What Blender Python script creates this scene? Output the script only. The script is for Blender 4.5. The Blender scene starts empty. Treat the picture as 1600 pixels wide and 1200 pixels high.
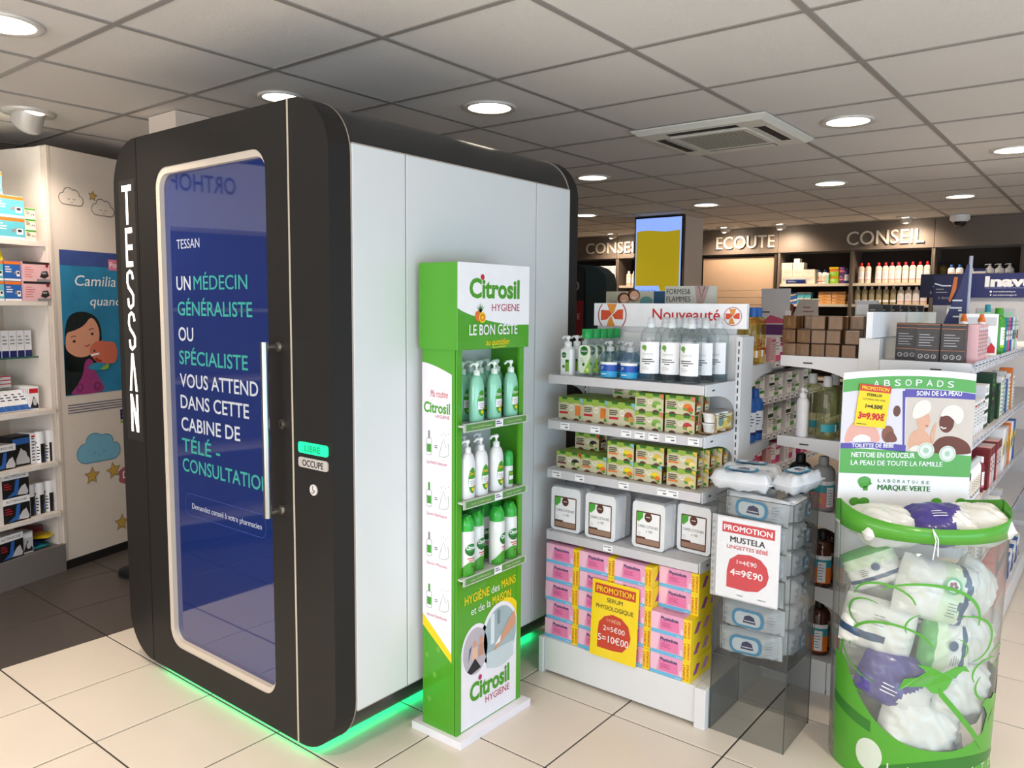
import bpy, math, random
from mathutils import Vector, Matrix
rnd = random.Random(11)
SC = bpy.context.scene
COL = SC.collection
PI = math.pi

# ---------------------------------------------------------------- camera
cd = bpy.data.cameras.new('camera'); cam = bpy.data.objects.new('camera', cd); COL.objects.link(cam)
cd.sensor_width = 36; cd.lens = 1222.8/1600*36; cd.clip_start = .05
_y, _p, _r = -.6667, -.0983, .0094
fwd = Vector((math.sin(_y)*math.cos(_p), math.cos(_y)*math.cos(_p), math.sin(_p)))
rt = Vector((math.cos(_y), -math.sin(_y), 0)); up = rt.cross(fwd)
rt, up = rt*math.cos(_r)+up*math.sin(_r), -rt*math.sin(_r)+up*math.cos(_r)
cam.matrix_world = Matrix(((rt.x, up.x, -fwd.x, 0), (rt.y, up.y, -fwd.y, 0), (rt.z, up.z, -fwd.z, 1.424), (0, 0, 0, 1)))
SC.camera = cam
# ---------------------------------------------------------------- light and exposure
w = bpy.data.worlds.new('world'); SC.world = w; w.use_nodes = True
w.node_tree.nodes['Background'].inputs[0].default_value = (.75, .85, 1, 1)
w.node_tree.nodes['Background'].inputs[1].default_value = 1.0
SC.view_settings.view_transform = 'Standard'; SC.view_settings.look = 'None'
SC.view_settings.exposure = 0.0; SC.view_settings.gamma = 1; SC.view_settings.use_curve_mapping = False

def area(name, loc, rot, sx, sy, watts, col):
    l = bpy.data.lights.new(name, 'AREA'); l.shape = 'RECTANGLE'; l.size = sx; l.size_y = sy; l.energy = watts; l.color = col
    o = bpy.data.objects.new(name, l); o.location = loc; o.rotation_euler = rot; COL.objects.link(o); return o
# daylight through the shop front (right of and behind the viewpoint)
area('daylight_right', (2.55, .6, .72), (0, PI/2+.04, 0), 1.2, 4.6, 62, (.46, .74, 1))
area('daylight_behind', (-.6, -2.3, 1.2), (PI/2+.80, 0, 0), 4.6, 2.1, 135, (1, .97, .95))
area('daylight_far_right', (2.55, 5.6, 1.2), (0, PI/2, 0), 2.0, 3.6, 2, (1, .93, .84))
# the ceiling downlights: a disc lamp in each fitting (fittings are built further down)
DLS = [(-2.32, 2.767, 3, 'between booth and air conditioner'), (-1.112, 3.959, 2.5, 'right of the air conditioner'), (-2.964, 4.639, .6, 'behind the booth corner'), (-1.73, 5.804, .8, 'beyond the air conditioner'), (-1.107, 7.015, 2, 'in front of the right fascia'), (-2.931, 6.392, 1.2, 'right of the screen pillar'), (-.567, 5.174, 9, 'at the right picture edge'), (-2.90, 1.03, 8, 'in the top left picture corner'), (-4.201, 6.463, 1.5, 'left of the screen pillar'),
       (-1.1, -.2, 20, 'behind the viewpoint'), (-2.9, -.6, 9, 'behind the viewpoint to the left'), (.5, 1.5, 15, 'right of the viewpoint'), (-3.35, -.25, 7, 'added unseen over the left shelves'), (.6, 3.6, 14, 'over the right aisle')]  # left shelves lamp is added out of view to brighten the cream panel
for x, y, e, q in DLS:
    l = bpy.data.lights.new('downlight_lamp', 'AREA'); l.shape = 'DISK'; l.size = .19; l.energy = e; l.color = (1, .84, .66); l.spread = 2.1
    o = bpy.data.objects.new('downlight_lamp', l); o.location = (x, y, 2.31-.012); COL.objects.link(o)

# ---------------------------------------------------------------- materials
def lin(h):
    if not isinstance(h, str): return tuple(h)+(1,)
    h = h.lstrip('#'); c = [int(h[i:i+2], 16)/255 for i in (0, 2, 4)]
    return tuple((x/12.92 if x <= .04045 else ((x+.055)/1.055)**2.4) for x in c)+(1,)
MC = {}
def mat(col, rough=.5, metal=0., trans=0., ior=1.45, emit=0., noise=.05, scale=25., bump=0., bscale=150., coat=0., ecol=None, spec=.5, stretch=None):
    key = (col, rough, metal, trans, ior, emit, noise, scale, bump, bscale, coat, ecol, spec, stretch)
    if key in MC: return MC[key]
    m = bpy.data.materials.new('surface_'+str(len(MC))); m.use_nodes = True
    nt = m.node_tree; b = nt.nodes['Principled BSDF']; L = nt.links.new
    c = lin(col)
    b.inputs['Roughness'].default_value = rough; b.inputs['Metallic'].default_value = metal
    b.inputs['Transmission Weight'].default_value = trans; b.inputs['IOR'].default_value = ior
    b.inputs['Coat Weight'].default_value = coat; b.inputs['Specular IOR Level'].default_value = spec
    tc = nt.nodes.new('ShaderNodeTexCoord')
    src = tc.outputs['Object']
    if stretch:
        mp = nt.nodes.new('ShaderNodeMapping'); mp.inputs['Scale'].default_value = stretch; L(src, mp.inputs[0]); src = mp.outputs[0]
    n = nt.nodes.new('ShaderNodeTexNoise'); n.inputs['Scale'].default_value = scale; n.inputs['Detail'].default_value = 3
    L(src, n.inputs['Vector'])
    mx = nt.nodes.new('ShaderNodeMixRGB'); mx.inputs[1].default_value = tuple(x*(1-noise) for x in c[:3])+(1,)
    mx.inputs[2].default_value = tuple(min(1, x*(1+noise)) for x in c[:3])+(1,)
    L(n.outputs['Fac'], mx.inputs[0]); L(mx.outputs[0], b.inputs['Base Color'])
    if bump:
        n2 = nt.nodes.new('ShaderNodeTexNoise'); n2.inputs['Scale'].default_value = bscale; n2.inputs['Detail'].default_value = 4
        L(src, n2.inputs['Vector'])
        bp = nt.nodes.new('ShaderNodeBump'); bp.inputs['Strength'].default_value = bump; bp.inputs['Distance'].default_value = .004
        L(n2.outputs['Fac'], bp.inputs['Height']); L(bp.outputs[0], b.inputs['Normal'])
    if emit:
        b.inputs['Emission Color'].default_value = lin(ecol or col); b.inputs['Emission Strength'].default_value = emit
    MC[key] = m; return m
def clear(tint='#ffffff', rough=.02, refl=1.45, haze=0., hazecol='#ffffff', bump=0., bscale=12., edge=.8):
    """thin clear plastic or glass: transparent with a fresnel reflection, optional milky haze"""
    key = ('clear', tint, rough, refl, haze, hazecol, bump, bscale, edge)
    if key in MC: return MC[key]
    m = bpy.data.materials.new('surface_'+str(len(MC))); m.use_nodes = True
    nt = m.node_tree; nt.nodes.remove(nt.nodes['Principled BSDF']); L = nt.links.new
    out = nt.nodes['Material Output']
    t = nt.nodes.new('ShaderNodeBsdfTransparent'); t.inputs[0].default_value = lin(tint)
    g = nt.nodes.new('ShaderNodeBsdfGlossy'); g.inputs['Roughness'].default_value = rough
    lw = nt.nodes.new('ShaderNodeLayerWeight'); lw.inputs['Blend'].default_value = .5   # schlick: same from both sides
    pw = nt.nodes.new('ShaderNodeMath'); pw.operation = 'POWER'; pw.inputs[1].default_value = 4.5; L(lw.outputs['Facing'], pw.inputs[0])
    f = nt.nodes.new('ShaderNodeMath'); f.operation = 'MULTIPLY_ADD'; r0 = ((refl-1)/(refl+1))**2; f.inputs[1].default_value = .55; f.inputs[2].default_value = r0; L(pw.outputs[0], f.inputs[0])
    if bump:
        tc = nt.nodes.new('ShaderNodeTexCoord'); n2 = nt.nodes.new('ShaderNodeTexNoise'); n2.inputs['Scale'].default_value = bscale
        n2.inputs['Detail'].default_value = 3; L(tc.outputs['Object'], n2.inputs['Vector'])
        bp = nt.nodes.new('ShaderNodeBump'); bp.inputs['Strength'].default_value = bump; bp.inputs['Distance'].default_value = .02
        L(n2.outputs['Fac'], bp.inputs['Height']); L(bp.outputs[0], g.inputs['Normal']); L(bp.outputs[0], lw.inputs['Normal'])
    ed = nt.nodes.new('ShaderNodeMath'); ed.operation = 'POWER'; ed.inputs[1].default_value = 3.; L(lw.outputs['Facing'], ed.inputs[0])
    tm_ = nt.nodes.new('ShaderNodeMixRGB'); tm_.inputs[1].default_value = lin(tint); tm_.inputs[2].default_value = tuple(x*edge for x in lin(tint)[:3])+(1,)
    L(ed.outputs[0], tm_.inputs[0]); L(tm_.outputs[0], t.inputs[0]); base = t
    if haze:
        d = nt.nodes.new('ShaderNodeBsdfDiffuse'); d.inputs[0].default_value = lin(hazecol)
        mh = nt.nodes.new('ShaderNodeMixShader'); mh.inputs[0].default_value = haze
        L(t.outputs[0], mh.inputs[1]); L(d.outputs[0], mh.inputs[2]); base = mh
    mx = nt.nodes.new('ShaderNodeMixShader'); L(f.outputs[0], mx.inputs[0]); L(base.outputs[0], mx.inputs[1]); L(g.outputs[0], mx.inputs[2])
    L(mx.outputs[0], out.inputs[0]); MC[key] = m; return m
def emis(col, s):
    return mat(col, rough=.6, emit=s, noise=0.)

WHITE = mat('#e9e9ea', .45); WHITEM = mat('#dcdcde', .35, coat=.2); BLACK = mat('#121214', .45); GREY = mat('#8d8d90', .5)
INK = mat('#26262a', .6); STEEL = mat('#b5b3ae', .28, 1.); RED = mat('#c8202c', .5); YEL = mat('#f0d21a', .5); GRN = mat('#3f9a22', .4, coat=.3)
DGRN = mat('#1c6a2a', .45); NAVY = mat('#1b2560', .4); PAPER = mat('#f2f2f4', .55); PINK = mat('#e79ab8', .5); LBLUE = mat('#7cc0dc', .5); ORANGE = mat('#e3782c', .5)
FROST = mat('#dfe6e6', .25, coat=.3)

# ---------------------------------------------------------------- mesh helpers
TXT = {}
def txt(s, bold=0.):
    """letters of the built-in font as flat polygons, scaled so that a capital is 1 high"""
    k = (s, bold)
    if k not in TXT:
        c = bpy.data.curves.new('t', 'FONT'); c.body = s; c.size = 1; c.offset = bold; c.resolution_u = 3; c.fill_mode = 'FRONT'
        o = bpy.data.objects.new('t', c); me = o.to_mesh()
        v = [(p.co.x/.72, p.co.y/.72) for p in me.vertices]; f = [tuple(p.vertices) for p in me.polygons]
        o.to_mesh_clear(); bpy.data.objects.remove(o); bpy.data.curves.remove(c)
        x0 = min(p[0] for p in v) if v else 0; x1 = max(p[0] for p in v) if v else 1
        TXT[k] = ([(p[0]-x0, p[1]) for p in v], f, x1-x0)
    return TXT[k]

class MB:
    def __init__(s): s.v = []; s.f = []; s.m = []; s.mats = []; s.sm = []; s.M = None
    def add(s, vs, fs, m, smooth=False):
        if m not in s.mats: s.mats.append(m)
        k = len(s.v); i = s.mats.index(m)
        if s.M: vs = [tuple(s.M @ Vector(p)) for p in vs]
        s.v += [tuple(p) for p in vs]
        for f in fs: s.f.append(tuple(a+k for a in f)); s.m.append(i); s.sm.append(smooth)
        return s
    def box(s, x0, y0, z0, x1, y1, z1, m):
        v = [(x, y, z) for x in (x0, x1) for y in (y0, y1) for z in (z0, z1)]
        return s.add(v, [(0, 1, 3, 2), (4, 6, 7, 5), (0, 4, 5, 1), (2, 3, 7, 6), (0, 2, 6, 4), (1, 5, 7, 3)], m)
    def prism(s, pts, lo, hi, m, ax='y', smooth=False):
        """extrude a 2-D outline; ax is the axis of extrusion, pts are the two other coordinates in xyz order"""
        def P(a, b, t): return (t, a, b) if ax == 'x' else (a, t, b) if ax == 'y' else (a, b, t)
        n = len(pts); v = [P(a, b, lo) for a, b in pts]+[P(a, b, hi) for a, b in pts]
        s.add(v, [tuple(range(n)), tuple(range(2*n-1, n-1, -1))], m)
        return s.add(v, [(i, i+n, (i+1) % n+n, (i+1) % n) for i in range(n)], m, smooth)
    def ringprism(s, o, i, lo, hi, m, ax='y', smooth=True):
        """frame between two outlines of equal length"""
        def P(a, b, t): return (t, a, b) if ax == 'x' else (a, t, b) if ax == 'y' else (a, b, t)
        n = len(o); v = [P(a, b, lo) for a, b in o]+[P(a, b, lo) for a, b in i]+[P(a, b, hi) for a, b in o]+[P(a, b, hi) for a, b in i]
        R = range(n)
        s.add(v, [(k, (k+1) % n, (k+1) % n+n, k+n) for k in R]+[(k+2*n, k+3*n, (k+1) % n+3*n, (k+1) % n+2*n) for k in R], m)
        return s.add(v, [(k, k+2*n, (k+1) % n+2*n, (k+1) % n) for k in R]+[(k+n, (k+1) % n+n, (k+1) % n+3*n, k+3*n) for k in R], m, smooth)
    def lathe(s, prof, m, n=16, cx=0, cy=0, sx=1, sy=1, cap=True, z=0):
        v = []; f = []
        for r, h in prof:
            for i in range(n):
                a = 2*PI*i/n; v.append((cx+r*sx*math.cos(a), cy+r*sy*math.sin(a), z+h))
        for j in range(len(prof)-1):
            for i in range(n): f.append((j*n+i, j*n+(i+1) % n, (j+1)*n+(i+1) % n, (j+1)*n+i))
        s.add(v, f, m, True)
        if cap:
            s.add(v, [tuple(range(n-1, -1, -1)), tuple(range((len(prof)-1)*n, len(prof)*n))], m)
        return s
    def tube(s, pts, r, m, n=8):
        P = [Vector(p) for p in pts]; v = []; f = []
        for k, p in enumerate(P):
            d = (P[min(k+1, len(P)-1)]-P[max(k-1, 0)]).normalized()
            u = d.cross(Vector((0, 0, 1)) if abs(d.z) < .9 else Vector((1, 0, 0))).normalized(); w_ = d.cross(u)
            for i in range(n): v.append(tuple(p+(u*math.cos(2*PI*i/n)+w_*math.sin(2*PI*i/n))*r))
        for k in range(len(P)-1):
            for i in range(n): f.append((k*n+i, k*n+(i+1) % n, (k+1)*n+(i+1) % n, (k+1)*n+i))
        s.add(v, f, m, True)
        return s.add(v, [tuple(range(n)), tuple(range(len(v)-1, len(v)-n-1, -1))], m)
    def pillow(s, w_, d, h, m, nx=8, ny=6, crush=.0, seed=0, z=0, wr=.004, ex=3.5, fold=0., matfn=None):
        """soft bag: two bulging sheets joined at the edge, w along x, d along y, h high"""
        R = random.Random(seed); top = []; bot = []
        for j in range(ny+1):
            for i in range(nx+1):
                u = i/nx*2-1; q = j/ny*2-1
                e = (1-abs(u)**ex)**.5 if abs(u) < 1 else 0; g = (1-abs(q)**(ex+.5))**.5 if abs(q) < 1 else 0
                b = e*g
                x = u*w_/2*(1-.04*abs(q)**2); y = q*d/2*(1-.05*abs(u)**2); j1 = (R.random()-.5)*wr*2; j2 = (R.random()-.5)*wr
                fo = fold*(math.sin(u*7+seed*2.1+q*3)*math.sin(q*6+seed)+1.6*abs(u)**3*math.sin(q*17+seed*1.7)+.7*math.sin(u*13+q*9+seed))*(b > 0)
                top.append((x, y, z+h*(.5+.5*b)+j1*(b > 0)+fo)); bot.append((x, y, z+h*(.5-.5*b)+j2*(b > 0)-fo))
        n = len(top); f = []
        for j in range(ny):
            for i in range(nx):
                a = j*(nx+1)+i; q = (a, a+1, a+nx+2, a+nx+1)
                f.append(q); f.append(tuple(k+n for k in reversed(q)))
        if not matfn: return s.add(top+bot, f, m, True)
        k0 = len(s.f); s.add(top+bot, f, m, True)
        for k, q in enumerate(f):
            ii, jj = (k//2) % nx, (k//2)//nx; mm = matfn((ii+.5)/nx*2-1, (jj+.5)/ny*2-1)
            if mm:
                if mm not in s.mats: s.mats.append(mm)
                s.m[k0+k] = s.mats.index(mm)
        return s
    def build(s, name, parent=None, label=None, kind=None, bevel=0., seg=2, loc=None, subsurf=0):
        me = bpy.data.meshes.new(name); me.from_pydata(s.v, [], s.f)
        for m in s.mats: me.materials.append(m)
        me.polygons.foreach_set('material_index', s.m); me.polygons.foreach_set('use_smooth', s.sm); me.update()
        o = bpy.data.objects.new(name, me); COL.objects.link(o)
        if parent: o.parent = parent
        if label: o['label'] = label
        if kind: o['kind'] = kind
        if loc: o.location = loc
        if bevel:
            b = o.modifiers.new('bevel', 'BEVEL'); b.width = bevel; b.segments = seg; b.limit_method = 'ANGLE'; b.angle_limit = .7
        if subsurf:
            q = o.modifiers.new('smooth', 'SUBSURF'); q.levels = q.render_levels = subsurf
        return o

class Print:
    """flat print laid on a surface; fn(u, v, lift) gives the point"""
    def __init__(s, mb, fn, strips=1): s.mb = mb; s.fn = fn; s.k = strips
    @staticmethod
    def flat(mb, o, x, y, step=.0004):
        o = Vector(o); x = Vector(x).normalized(); y = Vector(y).normalized(); n = x.cross(y)
        return Print(mb, lambda u, v, l: tuple(o+x*u+y*v+n*(l*step)))
    @staticmethod
    def cyl(mb, r, sy=1., a0=-PI/2, z0=0, cx=0, cy=0, step=.0005, taper=None):
        def fn(u, v, l):
            rr = r if taper is None else r+taper*v
            a = a0+u/r; e = l*step
            return (cx+(rr+e)*math.cos(a), cy+(rr*sy+e)*math.sin(a), z0+v)
        return Print(mb, fn, 8)
    def band(s, lo, hi, u0, u1, m, L=1, n=None):
        n = n or s.k; v = []; f = []
        for i in range(n+1):
            u = u0+(u1-u0)*i/n; v += [s.fn(u, lo(u), L), s.fn(u, hi(u), L)]
        for i in range(n): f.append((2*i, 2*i+2, 2*i+3, 2*i+1))
        s.mb.add(v, f, m, s.k > 1); return s
    def rect(s, u0, v0, u1, v1, m, L=1): return s.band(lambda u: v0, lambda u: v1, u0, u1, m, L)
    def poly(s, pts, m, L=1):
        s.mb.add([s.fn(u, v, L) for u, v in pts], [tuple(range(len(pts)))], m); return s
    def blob(s, pts, m, L=1, it=2):
        for _ in range(it):
            q = []
            for k in range(len(pts)):
                (a, b), (c, d) = pts[k], pts[(k+1) % len(pts)]; q += [(a*.75+c*.25, b*.75+d*.25), (a*.25+c*.75, b*.25+d*.75)]
            pts = q
        return s.poly(pts, m, L)
    def ell(s, cx, cy, rx, ry, m, L=1, n=12):
        h = lambda u: ry*math.sqrt(max(0, 1-((u-cx)/rx)**2))
        us = [cx-rx*math.cos(PI*i/n) for i in range(n+1)]; v = []; f = []
        for u in us: v += [s.fn(u, cy-h(u), L), s.fn(u, cy+h(u), L)]
        for i in range(n): f.append((2*i, 2*i+2, 2*i+3, 2*i+1))
        s.mb.add(v, f, m); return s
    def ring(s, cx, cy, r0, r1, m, L=1, n=28, a0=0, a1=2*PI, ry=1.):
        v = []; f = []
        for i in range(n+1):
            a = a0+(a1-a0)*i/n
            for r in (r0, r1): v.append(s.fn(cx+r*math.cos(a), cy+r*math.sin(a)*ry, L))
        for i in range(n): f.append((2*i, 2*i+1, 2*i+3, 2*i+2))
        s.mb.add(v, f, m); return s
    def stroke(s, pts, wd, m, L=1, close=False):
        v = []; f = []; n = len(pts)
        for i in range(n):
            a = pts[i-1] if (i or close) else pts[0]; b = pts[(i+1) % n] if (i < n-1 or close) else pts[-1]
            dx, dy = b[0]-a[0], b[1]-a[1]; q = math.hypot(dx, dy) or 1; nx, ny = -dy/q*wd/2, dx/q*wd/2
            v += [s.fn(pts[i][0]+nx, pts[i][1]+ny, L), s.fn(pts[i][0]-nx, pts[i][1]-ny, L)]
        for i in range(n if close else n-1):
            j = (i+1) % n; f.append((2*i, 2*i+1, 2*j+1, 2*j))
        s.mb.add(v, f, m); return s
    def text(s, t, x, y, h, m, L=2, w=None, al='l', bold=0., rot=0., shear=0.):
        if bold and 'M' in t:   # the built-in outline closes up on M: thicken by laying the letters twice
            k = bold*h*1.1; s.text(t, x-k*math.cos(rot), y-k*math.sin(rot), h, m, L, w, al, 0., rot, shear); return s.text(t, x+k*math.cos(rot), y+k*math.sin(rot), h, m, L+.2, w, al, 0., rot, shear)
        vs, fs, tw = txt(t, bold); sx = (w/tw) if w else h
        ww = tw*sx; ox = {'l': 0, 'c': -ww/2, 'r': -ww}[al]; c, q = math.cos(rot), math.sin(rot); out = []
        for a, b in vs:
            a, b = a*sx+ox+shear*b*h, b*h
            out.append(s.fn(x+a*c-b*q, y+a*q+b*c, L))
        s.mb.add(out, fs, m); return s
    def lines(s, x, y, w_, n, gap, th, m, L=2, seed=1):
        R = random.Random(seed)
        for i in range(n): s.rect(x, y-i*gap, x+w_*(.6+.4*R.random()), y-i*gap+th, m, L)
        return s

def rrect(x0, y0, x1, y1, r, n=6):
    """rounded rectangle outline, anticlockwise"""
    p = []
    for cx, cy, a in ((x1-r, y0+r, -PI/2), (x1-r, y1-r, 0), (x0+r, y1-r, PI/2), (x0+r, y0+r, PI)):
        for i in range(n+1): t = a+PI/2*i/n; p.append((cx+r*math.cos(t), cy+r*math.sin(t)))
    return p
def thing(name, label, cat, loc=(0, 0, 0), rz=0., group=None):
    o = bpy.data.objects.new(name, None); COL.objects.link(o); o.empty_display_size = .05
    o.location = loc; o.rotation_euler = (0, 0, rz); return tag(o, label, cat, group)
def tag(o, label, cat, group=None):
    o['label'] = label; o['category'] = cat
    if group: o['group'] = group
    return o
def copytree(o, parent=None):
    c = o.copy(); COL.objects.link(c)
    if parent: c.parent = parent
    for ch in KIDS.get(o.name, ()): copytree(ch, c)
    return c
KIDS = {}; PROTO = {}; USED = set()
def put(maker, loc, rz, label, cat, group, rx=0., ry=0., scale=None):
    """place one more thing of a kind: the first is the kind's own, the others copies that share its meshes"""
    key = maker if isinstance(maker, tuple) else (maker,)
    if key not in PROTO:
        r = key[0](*key[1:]); PROTO[key] = r
        for o in [r]+list(r.children):
            KIDS[o.name] = list(o.children)
    r = PROTO[key]
    if key in USED: r = copytree(r)
    USED.add(key)
    r.location = loc; r.rotation_euler = (rx, ry, rz)
    if scale: r.scale = scale
    return tag(r, label, cat, group)
ORD = ['first', 'second', 'third', 'fourth', 'fifth', 'sixth', 'seventh', 'eighth', 'ninth', 'tenth', 'eleventh', 'twelfth', 'thirteenth', 'fourteenth', 'fifteenth', 'sixteenth']
def struct(mb, name, **k):
    o = mb.build(name, **k); o['kind'] = 'structure'; return o
# ================================================================ the room
CH = 2.31
# floor with separate tiles (0.4074 m pitch)
GROUT = mat('#3a332e', .8)
fl = struct(MB().box(-6.6, -2.4, -.12, 2.6, 9.1, -.004, GROUT), 'floor')
TX, TY, TS = -3.370, 1.0707, .4065
LT = mat('#ddd3c6', .33, noise=.05, scale=4, bump=.06, bscale=60, coat=.15); DT = mat('#4a4340', .38, noise=.12, scale=5, bump=.05, bscale=60)
tm = {}
for k, m in (('l', LT), ('d', DT)):
    b = MB(); h = TS/2-.0034
    v = [(-h, -h, -.02), (h, -h, -.02), (h, h, -.02), (-h, h, -.02), (-h, -h, -.0012), (h, -h, -.0012), (h, h, -.0012), (-h, h, -.0012)]
    q = h-.0014; v += [(-q, -q, 0), (q, -q, 0), (q, q, 0), (-q, q, 0)]
    b.add(v, [(0, 1, 5, 4), (1, 2, 6, 5), (2, 3, 7, 6), (3, 0, 4, 7), (4, 5, 9, 8), (5, 6, 10, 9), (6, 7, 11, 10), (7, 4, 8, 11), (8, 9, 10, 11)], m)
    o = b.build('floor_tile'); tm[k] = o.data; bpy.data.objects.remove(o)
def seen(x, y, z, mg=.10):
    d = Vector((x, y, z-1.424)); dz = d.dot(fwd)
    if dz < .3: return False
    u, q = d.dot(rt)/dz*1222.8/800, d.dot(up)/dz*1222.8/600
    return abs(u) < 1+mg and abs(q) < 1+mg
def rest(kind_m, cells, name, parent, mesh):
    b = MB()
    src = [tuple(v.co) for v in mesh.vertices]; fs = [tuple(p.vertices) for p in mesh.polygons]
    for x, y, z in cells: b.add([(p[0]+x, p[1]+y, p[2]+z) for p in src], fs, kind_m)
    if cells: o = b.build(name, parent, kind='stuff')
near = []; far = {'l': [], 'd': []}
for j in range(-8, 15):
    for i in range(-9, 20):
        x, y = TX+(j+.5)*TS, TY+(i+.5)*TS
        if not (-6.55 < x < 2.55 and -2.35 < y < 9.0): continue
        k = 'd' if j < 0 and y < 4.2 else 'l'
        hid = (-1.6 < x < -.45 and y > 3.2) or (x < -1.9 and y > 1.9 and x > -3.3)
        if any(seen(x+a*.2, y+c*.2, 0) for a in (-1, 0, 1) for c in (-1, 0, 1)) and not hid: near.append((math.hypot(x, y), x, y, k))
        else: far[k].append((x, y, 0))
near.sort()
for n, (d, x, y, k) in enumerate(near):
    if n < 150:
        o = bpy.data.objects.new('floor_tile', tm[k]); COL.objects.link(o); o.parent = fl; o.location = (x, y, 0)
    else: far[k].append((x, y, 0))
rest(LT, far['l'], 'floor_tiling', fl, tm['l']); rest(DT, far['d'], 'floor_tiling', fl, tm['d'])

# suspended ceiling: slab, tiles and the T-bars
ce = struct(MB().box(-6.6, -2.4, CH+.03, 2.6, 9.1, CH+.12, mat('#8a8580', .9)), 'ceiling')
CT = mat('#d8d2cb', .92, noise=.07, scale=260, bump=.5, bscale=420, spec=.2); TB = mat('#8f8983', .45, noise=.03, spec=.6)
CX, CY, CS = -2.0203, 1.8522, .5995
b = MB(); h = CS/2-.003; b.box(-h, -h, 0, h, h, .015, CT); o = b.build('ceiling_tile'); cm = o.data; bpy.data.objects.remove(o)
cells = []
for j in range(-8, 8):
    for i in range(-8, 13):
        x, y = CX+(j+.5)*CS, CY+(i+.5)*CS
        if not (-6.6 < x < 2.55 and -2.4 < y < 9.0): continue
        if abs(x+1.70) < .35 and abs(y-3.89) < .35: continue
        if any(seen(x+a*.3, y+c*.3, CH) for a in (-1, 0, 1) for c in (-1, 0, 1)):
            o = bpy.data.objects.new('ceiling_tile', cm); COL.objects.link(o); o.parent = ce; o.location = (x, y, CH+.004)
        else: cells.append((x, y, CH+.004))
rest(CT, cells, 'ceiling_tiling', ce, cm)
for j in range(-7, 8):
    x = CX+j*CS; b = MB(); b.box(-.011, -2.4, 0, .011, 8.8, .004, TB); b.box(-.004, -2.4, .004, .004, 8.8, .03, TB); b.build('ceiling_bar', ce, loc=(x, 0, CH))
for i in range(-7, 12):
    y = CY+i*CS; b = MB(); b.box(-6.6, -.011, .0005, 2.55, .011, .004, TB); b.box(-6.6, -.004, .004, 2.55, .004, .03, TB); b.build('ceiling_bar', ce, loc=(0, y, CH))

# outer walls; the shop front has glazed openings to the right and behind
WP = mat('#d8cfc4', .7, noise=.03, bump=.1); WB = mat('#b9ab9b', .7)
struct(MB().box(-6.7, 8.95, 0, 2.7, 9.1, CH+.1, WB), 'wall_back')
struct(MB().box(-6.7, -2.4, 0, -6.6, 9.1, CH+.1, WP), 'wall_left')
b = MB(); b.box(2.6, -2.4, 0, 2.7, 9.1, .12, WP); b.box(2.6, -2.4, 2.2, 2.7, 9.1, CH+.1, WP)
for y0, y1 in ((-2.4, -1.8), (3.0, 3.7), (7.5, 9.1)): b.box(2.6, y0, .12, 2.7, y1, 2.2, WP)
struct(b, 'wall_right')
b = MB(); b.box(-6.7, -2.5, 0, 2.7, -2.4, .12, WP); b.box(-6.7, -2.5, 2.25, 2.7, -2.4, CH+.1, WP)
for x0, x1 in ((-6.7, -3.0), (1.8, 2.7)): b.box(x0, -2.5, .12, x1, -2.4, 2.25, WP)
struct(b, 'wall_front')

# angled wall panel on the left with its stickers, and the black skirting
AX = Vector((-.284, .959, 0)); AN = Vector((-.959, -.284, 0)); AO = Vector((-4.39, 1.73, 0)); ARZ = math.atan2(.959, -.284)
CREAM = mat('#ddd2c6', .5, noise=.03)
b = MB(); b.box(0, 0, 0.045, 1.7, .06, 2.22, CREAM); b.box(-.004, -.004, .045, .012, .06, 2.22, mat('#cfc4b8', .5))
wl = struct(b, 'wall_left_panel', loc=AO); wl.rotation_euler = (0, 0, ARZ)
b = MB(); b.box(0, -.006, 0, 1.7, .05, .047, mat('#1c1b1d', .4)); o = struct(b, 'baseboard_left', loc=AO); o.rotation_euler = (0, 0, ARZ)
def sticker(name, label, fn, group='cartoon stickers on the cream wall panel'):
    b = MB(); p = Print.flat(b, (0, -.0006, 0), (1, 0, 0), (0, 0, 1)); fn(p); o = b.build(name)
    o.location = AO; o.rotation_euler = (0, 0, ARZ); return tag(o, label, 'sticker', group)
def cloudpts(cx, cy, w_, h):
    pts = []
    for (ox, oy, r, a0, a1) in ((.32, -.02, .2, -80, 60), (.16, .2, .2, -10, 110), (-.1, .24, .22, 50, 150), (-.3, .02, .22, 90, 265)):
        for k in range(7):
            a = math.radians(a0+(a1-a0)*k/6); pts.append((cx+(ox+r*math.cos(a))*w_, cy+(oy+r*math.sin(a)*1.15)*h*1.1))
    return pts
def cloud(cx, cy, w_, h, fill, line):
    def f(p):
        q = cloudpts(cx, cy, w_, h); p.poly(q, fill, 1); p.stroke(q, .004, line, 2, True)
        for sx in (-.1, .12):
            p.stroke([(cx+sx*w_-.008, cy+.004), (cx+sx*w_, cy-.003), (cx+sx*w_+.008, cy+.004)], .003, line, 2)
        p.stroke([(cx-.006, cy-.014), (cx+.004, cy-.018), (cx+.012, cy-.013)], .0025, line, 2)
    return f
GOLD = mat('#c9a24d', .5); LINE = mat('#5b5250', .6); CBL = mat('#7ab6cf', .5)
def star(cx, cy, r, rot=0., fill=GOLD):
    def f(p):
        q = [(cx+(r if k % 2 == 0 else r*.45)*math.sin(rot+PI*k/5), cy+(r if k % 2 == 0 else r*.45)*math.cos(rot+PI*k/5)) for k in range(10)]
        p.poly(q, fill, 1); p.stroke(q, .004, LINE, 2, True)
    return f
sticker('cloud_sticker', 'small outlined cream cloud, left one above the poster', cloud(.13, 1.965, .14, .11, CREAM, LINE))
sticker('cloud_sticker', 'small outlined cream cloud, right one above the poster', cloud(.325, 1.93, .14, .11, CREAM, LINE))
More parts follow.
